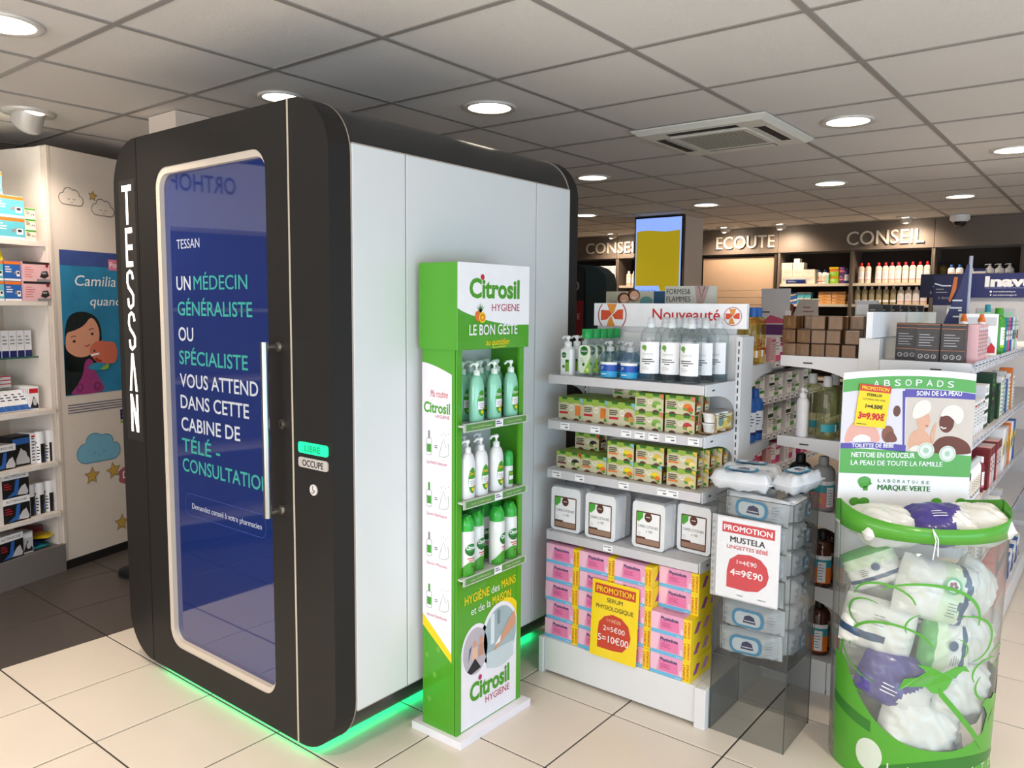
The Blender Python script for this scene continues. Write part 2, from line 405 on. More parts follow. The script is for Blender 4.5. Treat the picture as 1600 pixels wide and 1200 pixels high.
sticker('cloud_sticker', 'sleeping sky blue cloud with a scalloped top below the poster', cloud(.235, .60, .27, .20, CBL, mat('#3f7fa0', .5)))
sticker('star_sticker', 'small gold star between the two outlined clouds', star(.263, 2.0, .028, .1))
sticker('star_sticker', 'gold star under the left side of the blue cloud', star(.184, .475, .05, .05))
sticker('star_sticker', 'gold star under the right side of the blue cloud', star(.325, .478, .05, -.15))
sticker('star_sticker', 'lowest gold star near the black booth edge', star(.365, .165, .05, .1))
def redtag(p):
    p.poly([(.405+.05*math.cos(a)*(1+.15*math.cos(5*a)), .435+.05*math.sin(a)) for a in [k*PI/10 for k in range(20)]], mat('#a95a6a', .5), 1)
    p.text('D', .385, .42, .04, PAPER, 2, bold=.02)
sticker('badge_sticker', 'dull pink blot badge with a white D beside gold stars', redtag)
# poster
def poster(p):
    B1 = mat('#2b7da6', .45, noise=.45, scale=7); HAIR = mat('#15201f', .5, noise=.5, scale=30); SK = mat('#d99a7e', .5, noise=.05); DR = mat('#9a3a78', .5, noise=.15, scale=12)
    x0 = .045
    p.rect(x0, .93, .75, 1.70, B1, 1)
    p.rect(x0, 1.62, .75, 1.70, mat('#3c4f8c', .45, noise=.3, scale=9), 2)
    p.rect(.345, 1.605, .75, 1.665, mat('#d87b94', .5), 3); p.text('Pous', .352, 1.62, .032, PAPER, 4, bold=.01)
    p.text('Camilia p', .125, 1.515, .058, PAPER, 4, w=.33, shear=.2); p.text('quand', .215, 1.41, .05, PAPER, 4, w=.20, shear=.2)
    T = lambda q: [(x0+.004+(x-x0-.004)*.66, 1.385-(1.385-z)*.74) for x, z in q]
    t = lambda x, z: T([(x, z)])[0]
    p.poly([(x0, .935), (x0+.004, 1.20), (x0+.03, 1.25), (.16, 1.18), (.23, 1.02), (.27, .935)], HAIR, 2)
    p.blob([(x0+.02, .93), (.10, .965), (.155, 1.03), (.17, 1.12), (.22, 1.12), (.235, 1.04), (.27, .99), (.30, .93)], DR, 3)
    p.blob([(.17, 1.10), (.23, 1.09), (.30, 1.13), (.32, 1.10), (.24, 1.05), (.18, 1.06)], DR, 4)
    p.blob(T([(x0+.005, 1.0), (x0+.01, 1.2), (x0+.03, 1.3), (.12, 1.36), (.24, 1.38), (.36, 1.34), (.405, 1.25), (.40, 1.12), (.30, 1.05), (.385, .98), (.32, .935), (x0+.02, .935)]), HAIR, 2)
    p.blob(T([(.06, 1.13), (.075, 1.09), (.15, 1.045), (.25, 1.04), (.34, 1.09), (.385, 1.18), (.375, 1.27), (.31, 1.345), (.24, 1.27), (.14, 1.235), (.07, 1.225)]), SK, 3)
    p.blob(T([(.275, 1.09), (.30, 1.13), (.36, 1.16), (.45, 1.15), (.55, 1.14), (.55, .98), (.42, .985), (.34, 1.0), (.30, 1.04)]), mat('#cf6f55', .5), 5)
    for x, y in ((.14, 1.16), (.31, 1.21)):
        p.ell(*t(x, y), .009, .007, INK, 5); p.stroke(T([(x-.03, y+.03), (x, y+.04), (x+.02, y+.035)]), .003, INK, 5)
    p.stroke(T([(.235, 1.125), (.26, 1.12), (.285, 1.135)]), .005, mat('#a03838', .5), 5)
    p.ell(*t(.325, 1.085), .006, .006, INK, 6); p.stroke(T([(.33, 1.03), (.36, 1.01), (.39, 1.005)]), .014, mat('#a3342c', .5), 6)
    p.poly(T([(.285, 1.06), (.37, 1.07), (.37, 1.055), (.29, 1.045)]), PAPER, 6)
    p.blob(T([(.24, .965), (.33, 1.0), (.42, .99), (.44, .94), (.30, .94)]), mat('#2f8fae', .5, noise=.3), 7); p.blob(T([(.36, .94), (.42, .97), (.46, .99), (.46, .94)]), mat('#8ab63c', .5), 8)
    for cx in (.13, .24): p.ring(cx, 1.0-.03, .018, .021, INK, 8, 14)
    for k in range(4): p.rect(x0+.01, .875-k*.014, .75-.05*(k == 3), .881-k*.014, mat('#6d6a7c', .6), 1)
sticker('cartoon_poster', 'blue cartoon poster of a dark haired woman cradling a baby', poster, None)['category'] = 'poster'
def blogo(p):
    p.text('B', .385, .765, .055, NAVY, 2, bold=.04); p.rect(.385, .74, .43, .757, mat('#8aa53a', .5), 1)
sticker('maker_logo', 'small navy letter B logo over an olive bar below the poster', blogo, None)

# square columns and the far pillar
struct(MB().box(-3.76, 1.945, 0, -3.515, 2.2, CH, CREAM), 'trim_1')
PW = mat('#cfc6bb', .6, noise=.02)
struct(MB().box(-3.93, 6.97, 0, -3.40, 7.37, CH, PW), 'trim_2')
# ================================================================ teleconsultation booth
BD = mat('#242221', .5, noise=.04, scale=60, spec=.3); BT = mat('#1d1f22', .3, noise=.04, coat=.25); EDGE = mat('#b9ada0', .4, .3); BW = mat('#d9dcdc', .35, noise=.015, scale=3, coat=.15)
bo = thing('consultation_booth', 'dark grey walk-in booth with rounded corners, white side panels and blue glass door', 'booth')
X0, X1, Y0, Y1, Z0, Z1, RC = -3.10, -1.815, 1.456, 2.735, .03, 2.03, .17
out = rrect(X0, Z0, X1, Z1, RC, 10)
inn = rrect(X0+.03, Z0+.03, X1-.03, Z1-.03, RC-.03, 10)
def clip(p, a, b_): return [(min(max(x, a), b_), z) for x, z in p]
# front ring in three pieces with pale seams: left post, door, right post
def part_outline(a, c): 
    pts = [q for q in out if a-1e-6 <= q[0] <= c+1e-6]
    return pts
lft = [(-2.919, Z0)]+[q for q in out if q[0] < -2.92]
lft = sorted(lft, key=lambda q: 0)  # keep order
L_ = [q for q in out if q[0] <= X0+RC+1e-6]           # top-left and bottom-left arcs
b = MB(); b.prism([(-2.922, Z1)]+L_+[(-2.922, Z0)], Y0, Y0+.079, BD, smooth=False); b.build('left_post', bo)
R_ = [q for q in out if q[0] >= X1-RC-1e-6]
b = MB(); b.prism([(-1.9985, Z0)]+R_+[(-1.9985, Z1)], Y0, Y0+.079, BD); b.build('right_post', bo)
b = MB(); b.box(-2.922, Y0+.006, Z0, -2.918, Y0+.07, Z1, mat('#8f857a', .4)); b.box(-2.0083, Y0+.0008, Z0, -1.9987, Y0+.07, Z1, mat('#c9bfae', .35, .2)); b.build('seam_trim', bo)
# middle body band, back ring
mo = rrect(X0+.004, Z0+.004, X1-.004, Z1-.004, RC-.004, 10); mi = rrect(X0+.05, Z0+.05, X1-.05, Z1-.05, RC-.05, 10)
b = MB(); b.ringprism(mo, mi, Y0+.082, Y1-.063, BT); b.build('body_shell', bo)
b = MB(); b.ringprism(out, inn, Y1-.06, Y1, BD); b.prism(inn, Y1-.02, Y1-.01, BD); b.build('rear_frame', bo)
b = MB(); b.ringprism(rrect(X0-.001, Z0-.001, X1+.001, Z1+.001, RC, 10), inn, Y0+.079, Y0+.082, EDGE); b.ringprism(out, inn, Y1-.063, Y1-.06, EDGE); b.build('edge_trim', bo)
for a, c in ((Y0+.084, 1.752), (1.757, 2.441), (2.446, Y1-.066)):
    b = MB(); b.box(X1-.006, a, .165, X1+.004, c, 1.893, BW); b.build('side_panel', bo, bevel=.0015)
b = MB()
for z in (.162, 1.8935): b.box(X1-.006, Y0+.084, z, X1+.003, Y1-.066, z+.003, EDGE)
b.build('panel_trim', bo)
# door
dr = MB(); gl_o = rrect(-2.79, .135, -2.118, 1.905, .07, 8); do_o = rrect(-2.917, Z0, -2.0085, Z1, .0005, 8)
dr.ringprism(do_o, gl_o, Y0, Y0+.06, BD, smooth=False); door = dr.build('door', bo)
b = MB(); b.ringprism(rrect(-2.79, .135, -2.118, 1.905, .07, 8), rrect(-2.765, .160, -2.121, 1.882, .05, 8), Y0+.004, Y0+.05, mat('#cfc4b6', .45)); b.build('door_seal', door)
GB = mat('#1b2e6c', .04, noise=.12, scale=2, coat=1., spec=1.0)
b = MB(); b.prism(rrect(-2.768, .157, -2.119, 1.885, .05, 8), Y0+.022, Y0+.035, GB); gp = b.build('glass_pane', door)
TW = mat('#bcc2ce', .4, emit=.04); TG = mat('#3c9a90', .4, emit=.05)
TXL = [('UN', -2.70, 1.473, TW, .095), ('MÉDECIN', -2.585, 1.473, TG, .325), ('GÉNÉRALISTE', -2.697, 1.383, TG, .462), ('OU', -2.697, 1.292, TW, .10), ('SPÉCIALISTE', -2.697, 1.208, TG, .43),
       ('VOUS ATTEND', -2.697, 1.125, TW, .485), ('DANS CETTE', -2.697, 1.047, TW, .43), ('CABINE DE', -2.697, .966, TW, .375), ('TÉLÉ -', -2.697, .888, TG, .25), ('CONSULTATION', -2.697, .815, TG, .54)]
for t, x, z, m, w_, h_, bd in [q+(.05, .012) for q in TXL]+[('TESSAN', -2.69, 1.618, TW, .15, .034, 0.), ('Demandez conseil à votre pharmacien', -2.64, .682, TW, .43, .021, 0.)]:
    b = MB(); p = Print.flat(b, (0, Y0+.0216, 0), (1, 0, 0), (0, 0, 1), .0003); p.text(t, x, z, h_, m, 1, w=w_, bold=bd); b.build('lettering', door)
b = MB(); p = Print.flat(b, (0, Y0+.0216, 0), (1, 0, 0), (0, 0, 1), .0003); p.stroke(rrect(-2.685, .655, -2.185, .735, .03, 4), .0015, mat('#46589c', .4), 1, True); b.build('notice_outline', door)
b = MB(); b.tube([(-2.06, 1.40, .765), (-2.06, 1.40, 1.31)], .012, STEEL, 12)
for z in (.78, 1.295): b.tube([(-2.06, 1.40, z), (-2.06, Y0, z)], .009, STEEL, 10); b.tube([(-2.06, Y0-.006, z), (-2.06, Y0, z)], .016, STEEL, 12)
b.build('door_handle', door)
b = MB(); b.tube([(-2.045, Y0-.01, 1.055), (-2.045, Y0+.001, 1.055)], .016, STEEL, 14); b.tube([(-2.045, Y0-.014, 1.055), (-2.045, Y0-.009, 1.055)], .008, mat('#8a8172', .3, 1.), 10); b.build('door_lock', door)
# tall illuminated letters on the left post, drawn as strokes as in the narrow sign
b = MB(); p = Print.flat(b, (0, Y0-.0012, 0), (1, 0, 0), (0, 0, 1)); LIT = emis('#fff6e8', 2.2)
p.rect(-3.06, .895, -2.935, 1.885, mat('#2c2927', .5), 0); sb = b.build('sign_panel', bo)
xa, xb = -3.035, -2.962; sw = .0115
def let(z0, z1, ch):
    h = z1-z0; xm = (xa+xb)/2
    if ch == 'T': p.rect(xa, z1-.022, xb, z1, LIT, 1); p.rect(xm-sw*.7, z0, xm+sw*.7, z1-.022, LIT, 1)
    if ch == 'E':
        p.rect(xa+.015, z0, xa+.015+sw*1.3, z1, LIT, 1)
        for z in (z0, z0+h*.5-.01, z1-.02): p.rect(xa+.015+sw*1.3, z, xb-.004, z+.02, LIT, 1)
    if ch == 'S':
        q = []
        for k in range(25):
            t = k/24; q.append((xm+(xb-xm-.012)*math.cos(.5+t*5.3)*(1 if True else 0), z1-.008-t*(h-.016)))
        p.stroke([(xb-.01, z1-.035), (xb-.016, z1-.012), (xm+.005, z1-.004), (xa+.022, z1-.014), (xa+.018, z1-.045), (xa+.026, z0+h*.56), (xb-.022, z0+h*.42), (xb-.012, z0+.05), (xb-.014, z0+.016), (xm, z0+.004), (xa+.024, z0+.012), (xa+.02, z0+.04)], sw*1.25, LIT, 1)
    if ch == 'A': p.poly([(xa+.006, z0), (xa+.022, z0), (xm+.002, z1-.035), (xb-.022, z0), (xb-.006, z0), (xm+.009, z1), (xm-.009, z1)], LIT, 1)
    if ch == 'N': p.poly([(xa+.008, z0), (xa+.024, z0), (xa+.024, z1-.05), (xb-.024, z0), (xb-.006, z0), (xb-.006, z1), (xb-.02, z1), (xb-.022, z0+.06), (xa+.026, z1), (xa+.008, z1)], LIT, 1)
for i, ch in enumerate('TESSAN'):
    b = MB(); p = Print.flat(b, (0, Y0-.0012, 0), (1, 0, 0), (0, 0, 1)); let(1.865-.158*(i+1)+.012, 1.865-.158*i, ch); b.build('letter', sb)
# status plates, button
def plate(name, z0, z1, t, m, mi_, label):
    b = MB(); b.prism(rrect(-1.972, z0, -1.832, z1, .009, 4), Y0-.004, Y0, m); o = b.build(name, bo, label=label)
    b = MB(); p = Print.flat(b, (0, Y0-.0043, 0), (1, 0, 0), (0, 0, 1)); p.text(t, -1.902, (z0+z1)/2-.010, .02, mi_, 1, w=.10 if len(t) > 5 else .075, al='c', bold=.015 if len(t) > 5 else 0.); b.build('lettering', o)
plate('status_light', .976, 1.010, 'LIBRE', emis('#12d989', 1.15), mat('#0d6a48', .5), 'glowing green plate reading LIBRE')
plate('status_plate', .932, .963, 'OCCUPE', mat('#b9b4b0', .5), INK, 'grey plate reading OCCUPE')
b = MB(); b.tube([(-1.902, Y0-.004, .868), (-1.902, Y0, .868)], .017, mat('#d8d4d2', .4), 18); p = Print.flat(b, (-1.902, Y0-.0045, .868), (1, 0, 0), (0, 0, 1))
p.ring(-.002, -.004, .005, .007, INK, 1, 14, -2.6, .6); p.ell(-.002, .010, .0022, .0022, INK, 1); p.stroke([(-.002, .007), (-.002, .0), (.005, .0), (.008, -.006)], .002, INK, 1); b.build('access_button', bo)
# raised plinth and the green light strip under the box
b = MB(); b.box(X0+.2, Y0+.09, 0, X1-.20, Y1-.09, .035, BLACK); b.build('plinth', bo)
b = MB(); GL = emis('#0fd97e', 9.); b.box(X0+.21, Y0+.035, .018, X1-.16, Y0+.045, .027, GL); b.box(X1-.165, Y0+.035, .016, X1-.15, Y1-.08, .027, GL); b.build('green_light_strip', bo)
# ================================================================ product makers (front towards -Y, standing on z = 0)
def root(name): 
    o = bpy.data.objects.new(name, None); COL.objects.link(o); o.empty_display_size = .02; return o
def pumphead(b, z, m, r=.010, nz=.032, up_=.024, a=PI):
    b.lathe([(r*1.15, z), (r*1.15, z+.016), (r*.7, z+.019), (r*.38, z+.02), (r*.38, z+.02+up_*.45)], m, 12)
    zt = z+.02+up_*.4
    b.lathe([(r*.62, zt), (r*.85, zt+.004), (r*.8, zt+.011), (r*.3, zt+.013)], m, 10)
    c, s_ = math.cos(a), math.sin(a)
    b.tube([(0, 0, zt+.008), (nz*.7*c, nz*.7*s_, zt+.008), (nz*c, nz*s_, zt+.001)], .0042, m, 8)
def shoulder(r, h, rn, hn, k=6, base=.004):
    """bottle outline: straight body up to h, round shoulder to neck rn at hn"""
    p = [(r*.86, 0), (r*.97, base*.5), (r, base*1.5), (r, h)]
    for i in range(1, k+1): t = i/k*PI/2; p.append((rn+(r-rn)*math.cos(t), h+(hn-h)*math.sin(t)))
    return p
GEL = mat('#8fd3b6', .18, coat=.6, noise=.03); LOT = mat('#ecedee', .3, coat=.3); CAPW = mat('#f0f2f2', .35)
def citro_pump(kind):
    g = kind == 'gel'; r = root('pump_bottle'); rr = .0295
    b = MB(); b.lathe(shoulder(rr, .105, .010, .152), GEL if g else LOT, 18, sy=.72); b.build('bottle', r)
    b = MB(); pumphead(b, .150, CAPW if not g else mat('#e3f2ea', .35)); b.build('pump', r)
    b = MB(); p = Print.cyl(b, rr, .72); 
    p.ell(.002, .062, .0185, .042, GRN, 1); p.rect(-.015, .042, .019, .068, PAPER, 2); p.text('Citrosil', .002, .080, .0095, PAPER if g else YEL, 2, w=.030, al='c', bold=.02)
    for k in range(3): p.rect(-.011+.002*k, .059-.006*k, .013, .0605-.006*k, GREY, 3)
    p.ell(.004, .033, .007, .006, YEL, 2); p.ell(.010, .043, .004, .003, ORANGE, 3); b.build('label', r)
    return r
def citro_roll():
    r = root('roll_on_bottle'); b = MB(); b.lathe([(.017, 0), (.019, .003), (.019, .072), (.016, .078)], LOT, 16, sy=.75); b.build('bottle', r)
    b = MB(); b.lathe([(.0195, .076), (.0195, .105), (.017, .118), (.010, .126), (.002, .128)], mat('#2fae4a', .3, coat=.3), 16, sy=.78); b.build('cap', r)
    b = MB(); p = Print.cyl(b, .019, .75); p.rect(-.013, .012, .013, .058, GRN, 1); p.rect(-.011, .028, .012, .042, PAPER, 2); p.text('Citrosil', 0, .047, .006, YEL, 2, w=.02, al='c'); b.build('label', r)
    return r
def citro_can():
    r = root('aerosol_can'); b = MB(); b.lathe([(.026, 0), (.0275, .003), (.0275, .142), (.0245, .150), (.020, .154)], mat('#e6eae8', .25, coat=.4), 20); b.build('can', r)
    b = MB(); c = mat('#2fae3a', .3, coat=.3); b.lathe([(.0255, .148), (.026, .165), (.024, .178), (.0185, .190), (.012, .193)], c, 18); b.box(-.014, -.020, .170, -.003, .006, .196, c); b.box(-.006, -.012, .188, .010, .012, .197, c); b.build('cap', r)
    b = MB(); p = Print.cyl(b, .0275); p.band(lambda u: 0.001, lambda u: .030+.018*math.cos(u*55), -.05, .05, GRN, 1, 16)
    p.ell(.001, .088, .021, .020, DGRN, 2); p.ell(.001, .094, .018, .012, mat('#2f8f3f', .4), 3); p.text('Citrosil', .001, .090, .012, PAPER, 4, w=.034, al='c', bold=.03)
    p.rect(-.012, .058, .016, .061, RED, 2); p.rect(-.008, .051, .014, .0535, RED, 2); p.poly([(-.012, .012), (.004, .034), (.016, .030), (.018, .010)], INK, 3); b.build('label', r)
    return r
def soap_pump():
    r = root('soap_bottle'); b = MB(); b.M = Matrix.Identity(4); b.prism(rrect(-.0285, -.018, .0285, .018, .012, 4), 0, .098, LOT, ax='z', smooth=True); b.M = None
    b.lathe([(.026, .098), (.017, .108), (.012, .112)], LOT, 16, sy=.68); b.build('bottle', r)
    b = MB(); pumphead(b, .110, CAPW, .0125, .026, .02); b.build('pump', r)
    b = MB(); p = Print.flat(b, (0, -.0182, 0), (1, 0, 0), (0, 0, 1)); p.rect(-.018, .014, .018, .09, mat('#eef1ec', .4), 1); p.ell(-.006, .077, .011, .011, DGRN, 2); p.text('Dettol', -.006, .0745, .0055, PAPER, 3, w=.018, al='c')
    p.rect(0, .014, .017, .058, mat('#7cb83c', .4), 2); p.rect(.002, .05, .016, .06, DGRN, 3); p.ell(-.007, .033, .006, .006, DGRN, 3); b.build('label', r); return r
def gel_bottle():
    r = root('gel_bottle'); cl = clear('#f3f8f8', .03, 1.4, .03); b = MB(); b.prism(rrect(-.034, -.017, .034, .017, .013, 4), 0, .115, cl, ax='z', smooth=True); b.lathe([(.032, .115), (.026, .132), (.018, .144)], cl, 16, sy=.55); b.build('bottle', r)
    b = MB(); b.lathe([(.0195, .142), (.0205, .145), (.0205, .176), (.019, .178)], mat('#149a4a', .35), 20); b.build('cap', r)
    b = MB(); p = Print.flat(b, (0, -.0176, 0), (1, 0, 0), (0, 0, 1)); p.prism = None
    p.poly(rrect(-.026, .012, .026, .118, .016, 4), mat('#dfe9d2', .4), 1); p.poly([(-.004, .013), (.026, .013), (.026, .075), (.012, .045)], mat('#8cc63f', .4), 2); p.ell(-.002, .096, .0175, .0175, DGRN, 2); p.text('Dettol', -.002, .092, .009, PAPER, 3, w=.028, al='c')
    p.ell(-.004, .045, .006, .006, DGRN, 3); p.ell(.014, .025, .007, .007, mat('#dbe38a', .4), 3); p.lines(-.02, .066, .02, 3, .006, .0015, GREY, 3); b.build('label', r); return r
def blue_gel():
    r = root('gel_bottle'); cl = clear('#e2eef6', .03, 1.4, .05, '#9ec2de'); b = MB(); b.lathe(shoulder(.036, .07, .012, .10), cl, 18, sy=.85); b.build('bottle', r)
    b = MB(); pumphead(b, .098, clear('#e8eef2', .1, 1.45, .35), .013, .022, .016); b.build('pump', r)
    b = MB(); p = Print.cyl(b, .036, .85); B2 = mat('#1d4fae', .4); p.rect(-.042, .004, .042, .026, mat('#2aa5d8', .4), 1); p.rect(-.042, .026, .042, .05, B2, 1); p.rect(-.042, .05, .042, .06, PAPER, 1)
    p.rect(-.026, .040, -.012, .0425, PAPER, 2); p.rect(-.026, .034, -.016, .036, PAPER, 2); p.rect(-.024, .014, .0, .018, PAPER, 2); b.build('label', r); return r
def clear_bottle():
    r = root('clear_bottle'); cl = clear('#f8fbfb', .02, 1.45, .02); R0 = .0365; b = MB(); b.lathe(shoulder(R0, .160, .012, .203), cl, 20); b.lathe([(R0*.93, .003), (R0*.93, .028), (.001, .029)], clear('#dbe9f0', .05, 1.33), 18, cap=False); b.build('bottle', r)
    b = MB(); b.lathe([(.0145, .200), (.0145, .218), (.011, .220)], mat('#dfe4e6', .3), 14); b.lathe([(.0125, .219), (.012, .238), (.004, .240)], clear('#e6ecef', .1, 1.45, .4), 14); b.build('cap', r)
    b = MB(); p = Print.cyl(b, R0+.0003); p.rect(-.046, .030, .046, .148, PAPER, 1); p.ell(-.012, .128, .010, .009, mat('#63a33a', .5), 2); p.poly([(-.012, .117), (-.007, .113), (-.003, .122)], mat('#4b8a2a', .5), 2)
    p.rect(-.018, .1045, .022, .106, mat('#c3c8cc', .5), 2); p.text('SOLACAL', .002, .098, .007, mat('#c3c8cc', .5), 2, w=.04, al='c')
    for k, (a, c) in enumerate(((-.022, .018), (-.022, .026), (-.01, .01))): p.rect(a, .082-.008*k, c, .085-.008*k, INK, 2)
    p.lines(-.02, .056, .03, 3, .005, .001, GREY, 2); b.build('label', r); return r
SLV = mat('#cfc7a6', .6, noise=.05); LEAFG = mat('#93b043', .5, noise=.08); AMB = mat('#7a4a22', .12, coat=.5); LIDG = mat('#2f6f27', .4)
def baby_pack(art, h):
    r = root('food_jar_pack'); w_, d_ = .112, .058; b = MB()
    t = .0012; b.box(-w_/2, -d_/2, 0, w_/2, -d_/2+t, h, SLV); b.box(-w_/2, d_/2-t, 0, w_/2, d_/2, h, SLV); b.box(-w_/2, -d_/2, h-t, w_/2, d_/2, h, LEAFG); b.box(-w_/2, -d_/2, 0, w_/2, d_/2, t, SLV); b.build('sleeve', r)
    for sx in (-.0275, .0275):
        b = MB(); b.lathe([(.024, .002), (.0265, .005), (.0265, h*.72), (.022, h*.82), (.022, h-.013)], AMB, 14, cx=sx); b.build('jar', r)
        b = MB(); b.lathe([(.0245, h-.014), (.0245, h-.003), (.0235, h-.002)], LIDG, 14, cx=sx); b.build('lid', r)
    b = MB(); p = Print.flat(b, (0, -d_/2-.0002, 0), (1, 0, 0), (0, 0, 1))
    tagc, fr1, fr2, corner = {'carrot': (RED, ORANGE, mat('#d98a3a', .5), LBLUE), 'stew': (RED, mat('#b04a26', .5), mat('#cf9a52', .5), LBLUE), 'green': (GRN, mat('#7fae4a', .5), mat('#c8d49a', .5), mat('#e86a5a', .5)), 'pumpkin': (GRN, ORANGE, mat('#c8502a', .5), mat('#e86a5a', .5)),
        'apple': (GRN, mat('#b83236', .5), mat('#e0c08a', .5), mat('#e86a5a', .5)), 'prune': (mat('#6a2436', .5), INK, mat('#d8cf9a', .5), RED), 'mango': (ORANGE, YEL, ORANGE, LBLUE), 'noodle': (ORANGE, mat('#d9b84a', .5), mat('#e8d48a', .5), mat('#e9b84a', .5))}[art]
    H = h; p.band(lambda u: H*.70+.006*abs(math.sin(u*57)), lambda u: H, -w_/2, w_/2, LEAFG, 1, 12)
    for sx in (-.0275, .0275):
        p.poly([(sx-.014, H), (sx-.011, H-.009), (sx+.011, H-.009), (sx+.014, H)], LIDG, 3); p.poly([(sx-.014, 0), (sx-.010, .006), (sx, .009), (sx+.010, .006), (sx+.014, 0)], mat('#5a3420', .5), 3)
    for k in range(3): p.rect(-.05, H*.60-.007*k, -.05+(.034, .036, .030)[k], H*.60-.007*k+.0045, mat('#5f5a4a', .6), 2)
    p.rect(-.051, H*.26, -.012, H*.36, tagc, 2); p.ell(.004, H*.55, .010, H*.14, mat('#f0ead2', .5), 2)
    for k in range(3): p.rect(-.002, H*.5+k*.004, .010, H*.5+.0015+k*.004, GREY, 3)
    if art in ('carrot',):
        for k in range(3): p.poly([(.022+.008*k, H*.22), (.029+.008*k, H*.22), (.033+.007*k, H*.66), (.022+.007*k, H*.66)], (fr1, fr2, fr1)[k], 2)
    else:
        p.ell(.030, H*.42, .017, H*.20, fr1, 2); p.ell(.040, H*.30, .012, H*.14, fr2, 3); p.ell(.020, H*.32, .008, H*.08, mat('#6f9a3a', .5), 3)
    p.poly([(w_/2-.016, H*.98), (w_/2, H*.98), (w_/2, H*.70)], corner, 4); p.ell(.044, H*.16, .006, H*.07, GRN, 4); b.build('label', r)
    b = MB(); q = Print.flat(b, (w_/2+.0002, 0, 0), (0, 1, 0), (0, 0, 1)); p = Print.flat(b, (w_/2+.0006, 0, 0), (0, 1, 0), (0, 0, 1)); p.rect(-.016, H*.2, .016, H*.62, mat('#e4dfb8', .5), 1); p.rect(-.016, H*.5, .016, H*.62, fr1, 2); p.rect(-.012, H*.3, .012, H*.38, GREY, 2); b.build('jar_label', r)
    return r
def tub_pack():
    r = root('food_tub_pack'); w_, d_, h = .064, .150, .074; t = mat('#b08a5c', .6); b = MB()
    for y in (-d_/2+.010, d_/2-.012): b.ringprism(rrect(-w_/2, 0, w_/2, h, .016, 4), rrect(-w_/2+.0015, .0015, w_/2-.0015, h-.0015, .0145, 4), y-.006, y+.006, t)
    b.box(w_/2-.0015, -d_/2+.01, .012, w_/2, d_/2-.01, h-.010, mat('#d8d6ae', .5)); b.box(-w_/2, -d_/2+.01, 0, w_/2, d_/2-.01, .0015, t); b.build('sleeve', r)
    b = MB(); b.box(-w_/2+.004, -d_/2+.004, h-.002, w_/2-.004, d_/2-.006, h, clear('#e4e8e6', .08, 1.45, .25)); b.build('film', r)
    for z in (.0025, .0375):
        for y in (-.038, .032):
            b = MB(); b.lathe([(.022, z), (.0275, z+.027), (.0295, z+.028), (.0295, z+.032), (.001, z+.0325)], CAPW, 18, cy=y, cap=False); b.build('tub', r)
    b = MB(); p = Print.flat(b, (w_/2+.0003, -d_/2+.01, 0), (0, 1, 0), (0, 0, 1)); p.ell(.04, .04, .02, .015, mat('#6f8f8a', .5), 1); p.ell(.07, .03, .022, .012, mat('#e0c35a', .5), 1); p.ell(.105, .042, .016, .014, mat('#b9a04a', .5), 1); p.lines(.02, .058, .08, 2, .006, .003, INK, 2); p.rect(.0, .012, .13, .018, mat('#c9a04a', .5), 1); b.build('label', r)
    return r
def cotton_pack():
    r = root('cotton_pack'); b = MB(); C_ = mat('#e9ebee', .35, coat=.5, bump=.5, bscale=35); b.prism(rrect(-.066, .002, .066, .148, .014, 4), -.055, .055, C_, smooth=True)
    o = b.build('bag', r, bevel=.008, seg=2)
    b = MB(); fm = clear('#f4f6f8', .08, 1.3, .2); b.prism([(-.078, .01), (-.064, .004), (-.064, .146), (-.074, .150)], -.002, .002, fm); b.prism([(.064, .004), (.075, .012), (.079, .145), (.064, .146)], -.002, .002, fm); b.box(-.060, -.05, .147, .060, .05, .153, fm); b.build('film', r)
    b = MB(); p = Print.flat(b, (0, -.0556, 0), (1, 0, 0), (0, 0, 1)); BR = mat('#5a3424', .5); p.poly(rrect(-.050, .012, .050, .118, .004, 2), BR, 1); p.rect(-.046, .034, .046, .114, PAPER, 2); p.rect(-.046, .016, .046, .032, mat('#9a7a68', .5), 2)
    p.poly([(-.047, .114), (-.02, .116), (-.022, .098), (-.040, .084), (-.047, .09)], mat('#4fa53a', .5), 3); p.ell(.0, .102, .015, .015, BR, 3); p.rect(-.008, .101, .008, .103, PAPER, 4)
    p.text('CARRÉS COTON BIO', 0, .068, .0085, INK, 3, w=.082, al='c'); p.text('x 100', .004, .054, .008, INK, 3, al='c'); p.ring(-.036, .048, .004, .005, GREY, 3, 12); p.rect(-.046, .033, -.01, .0385, BR, 3); b.build('label', r)
    return r
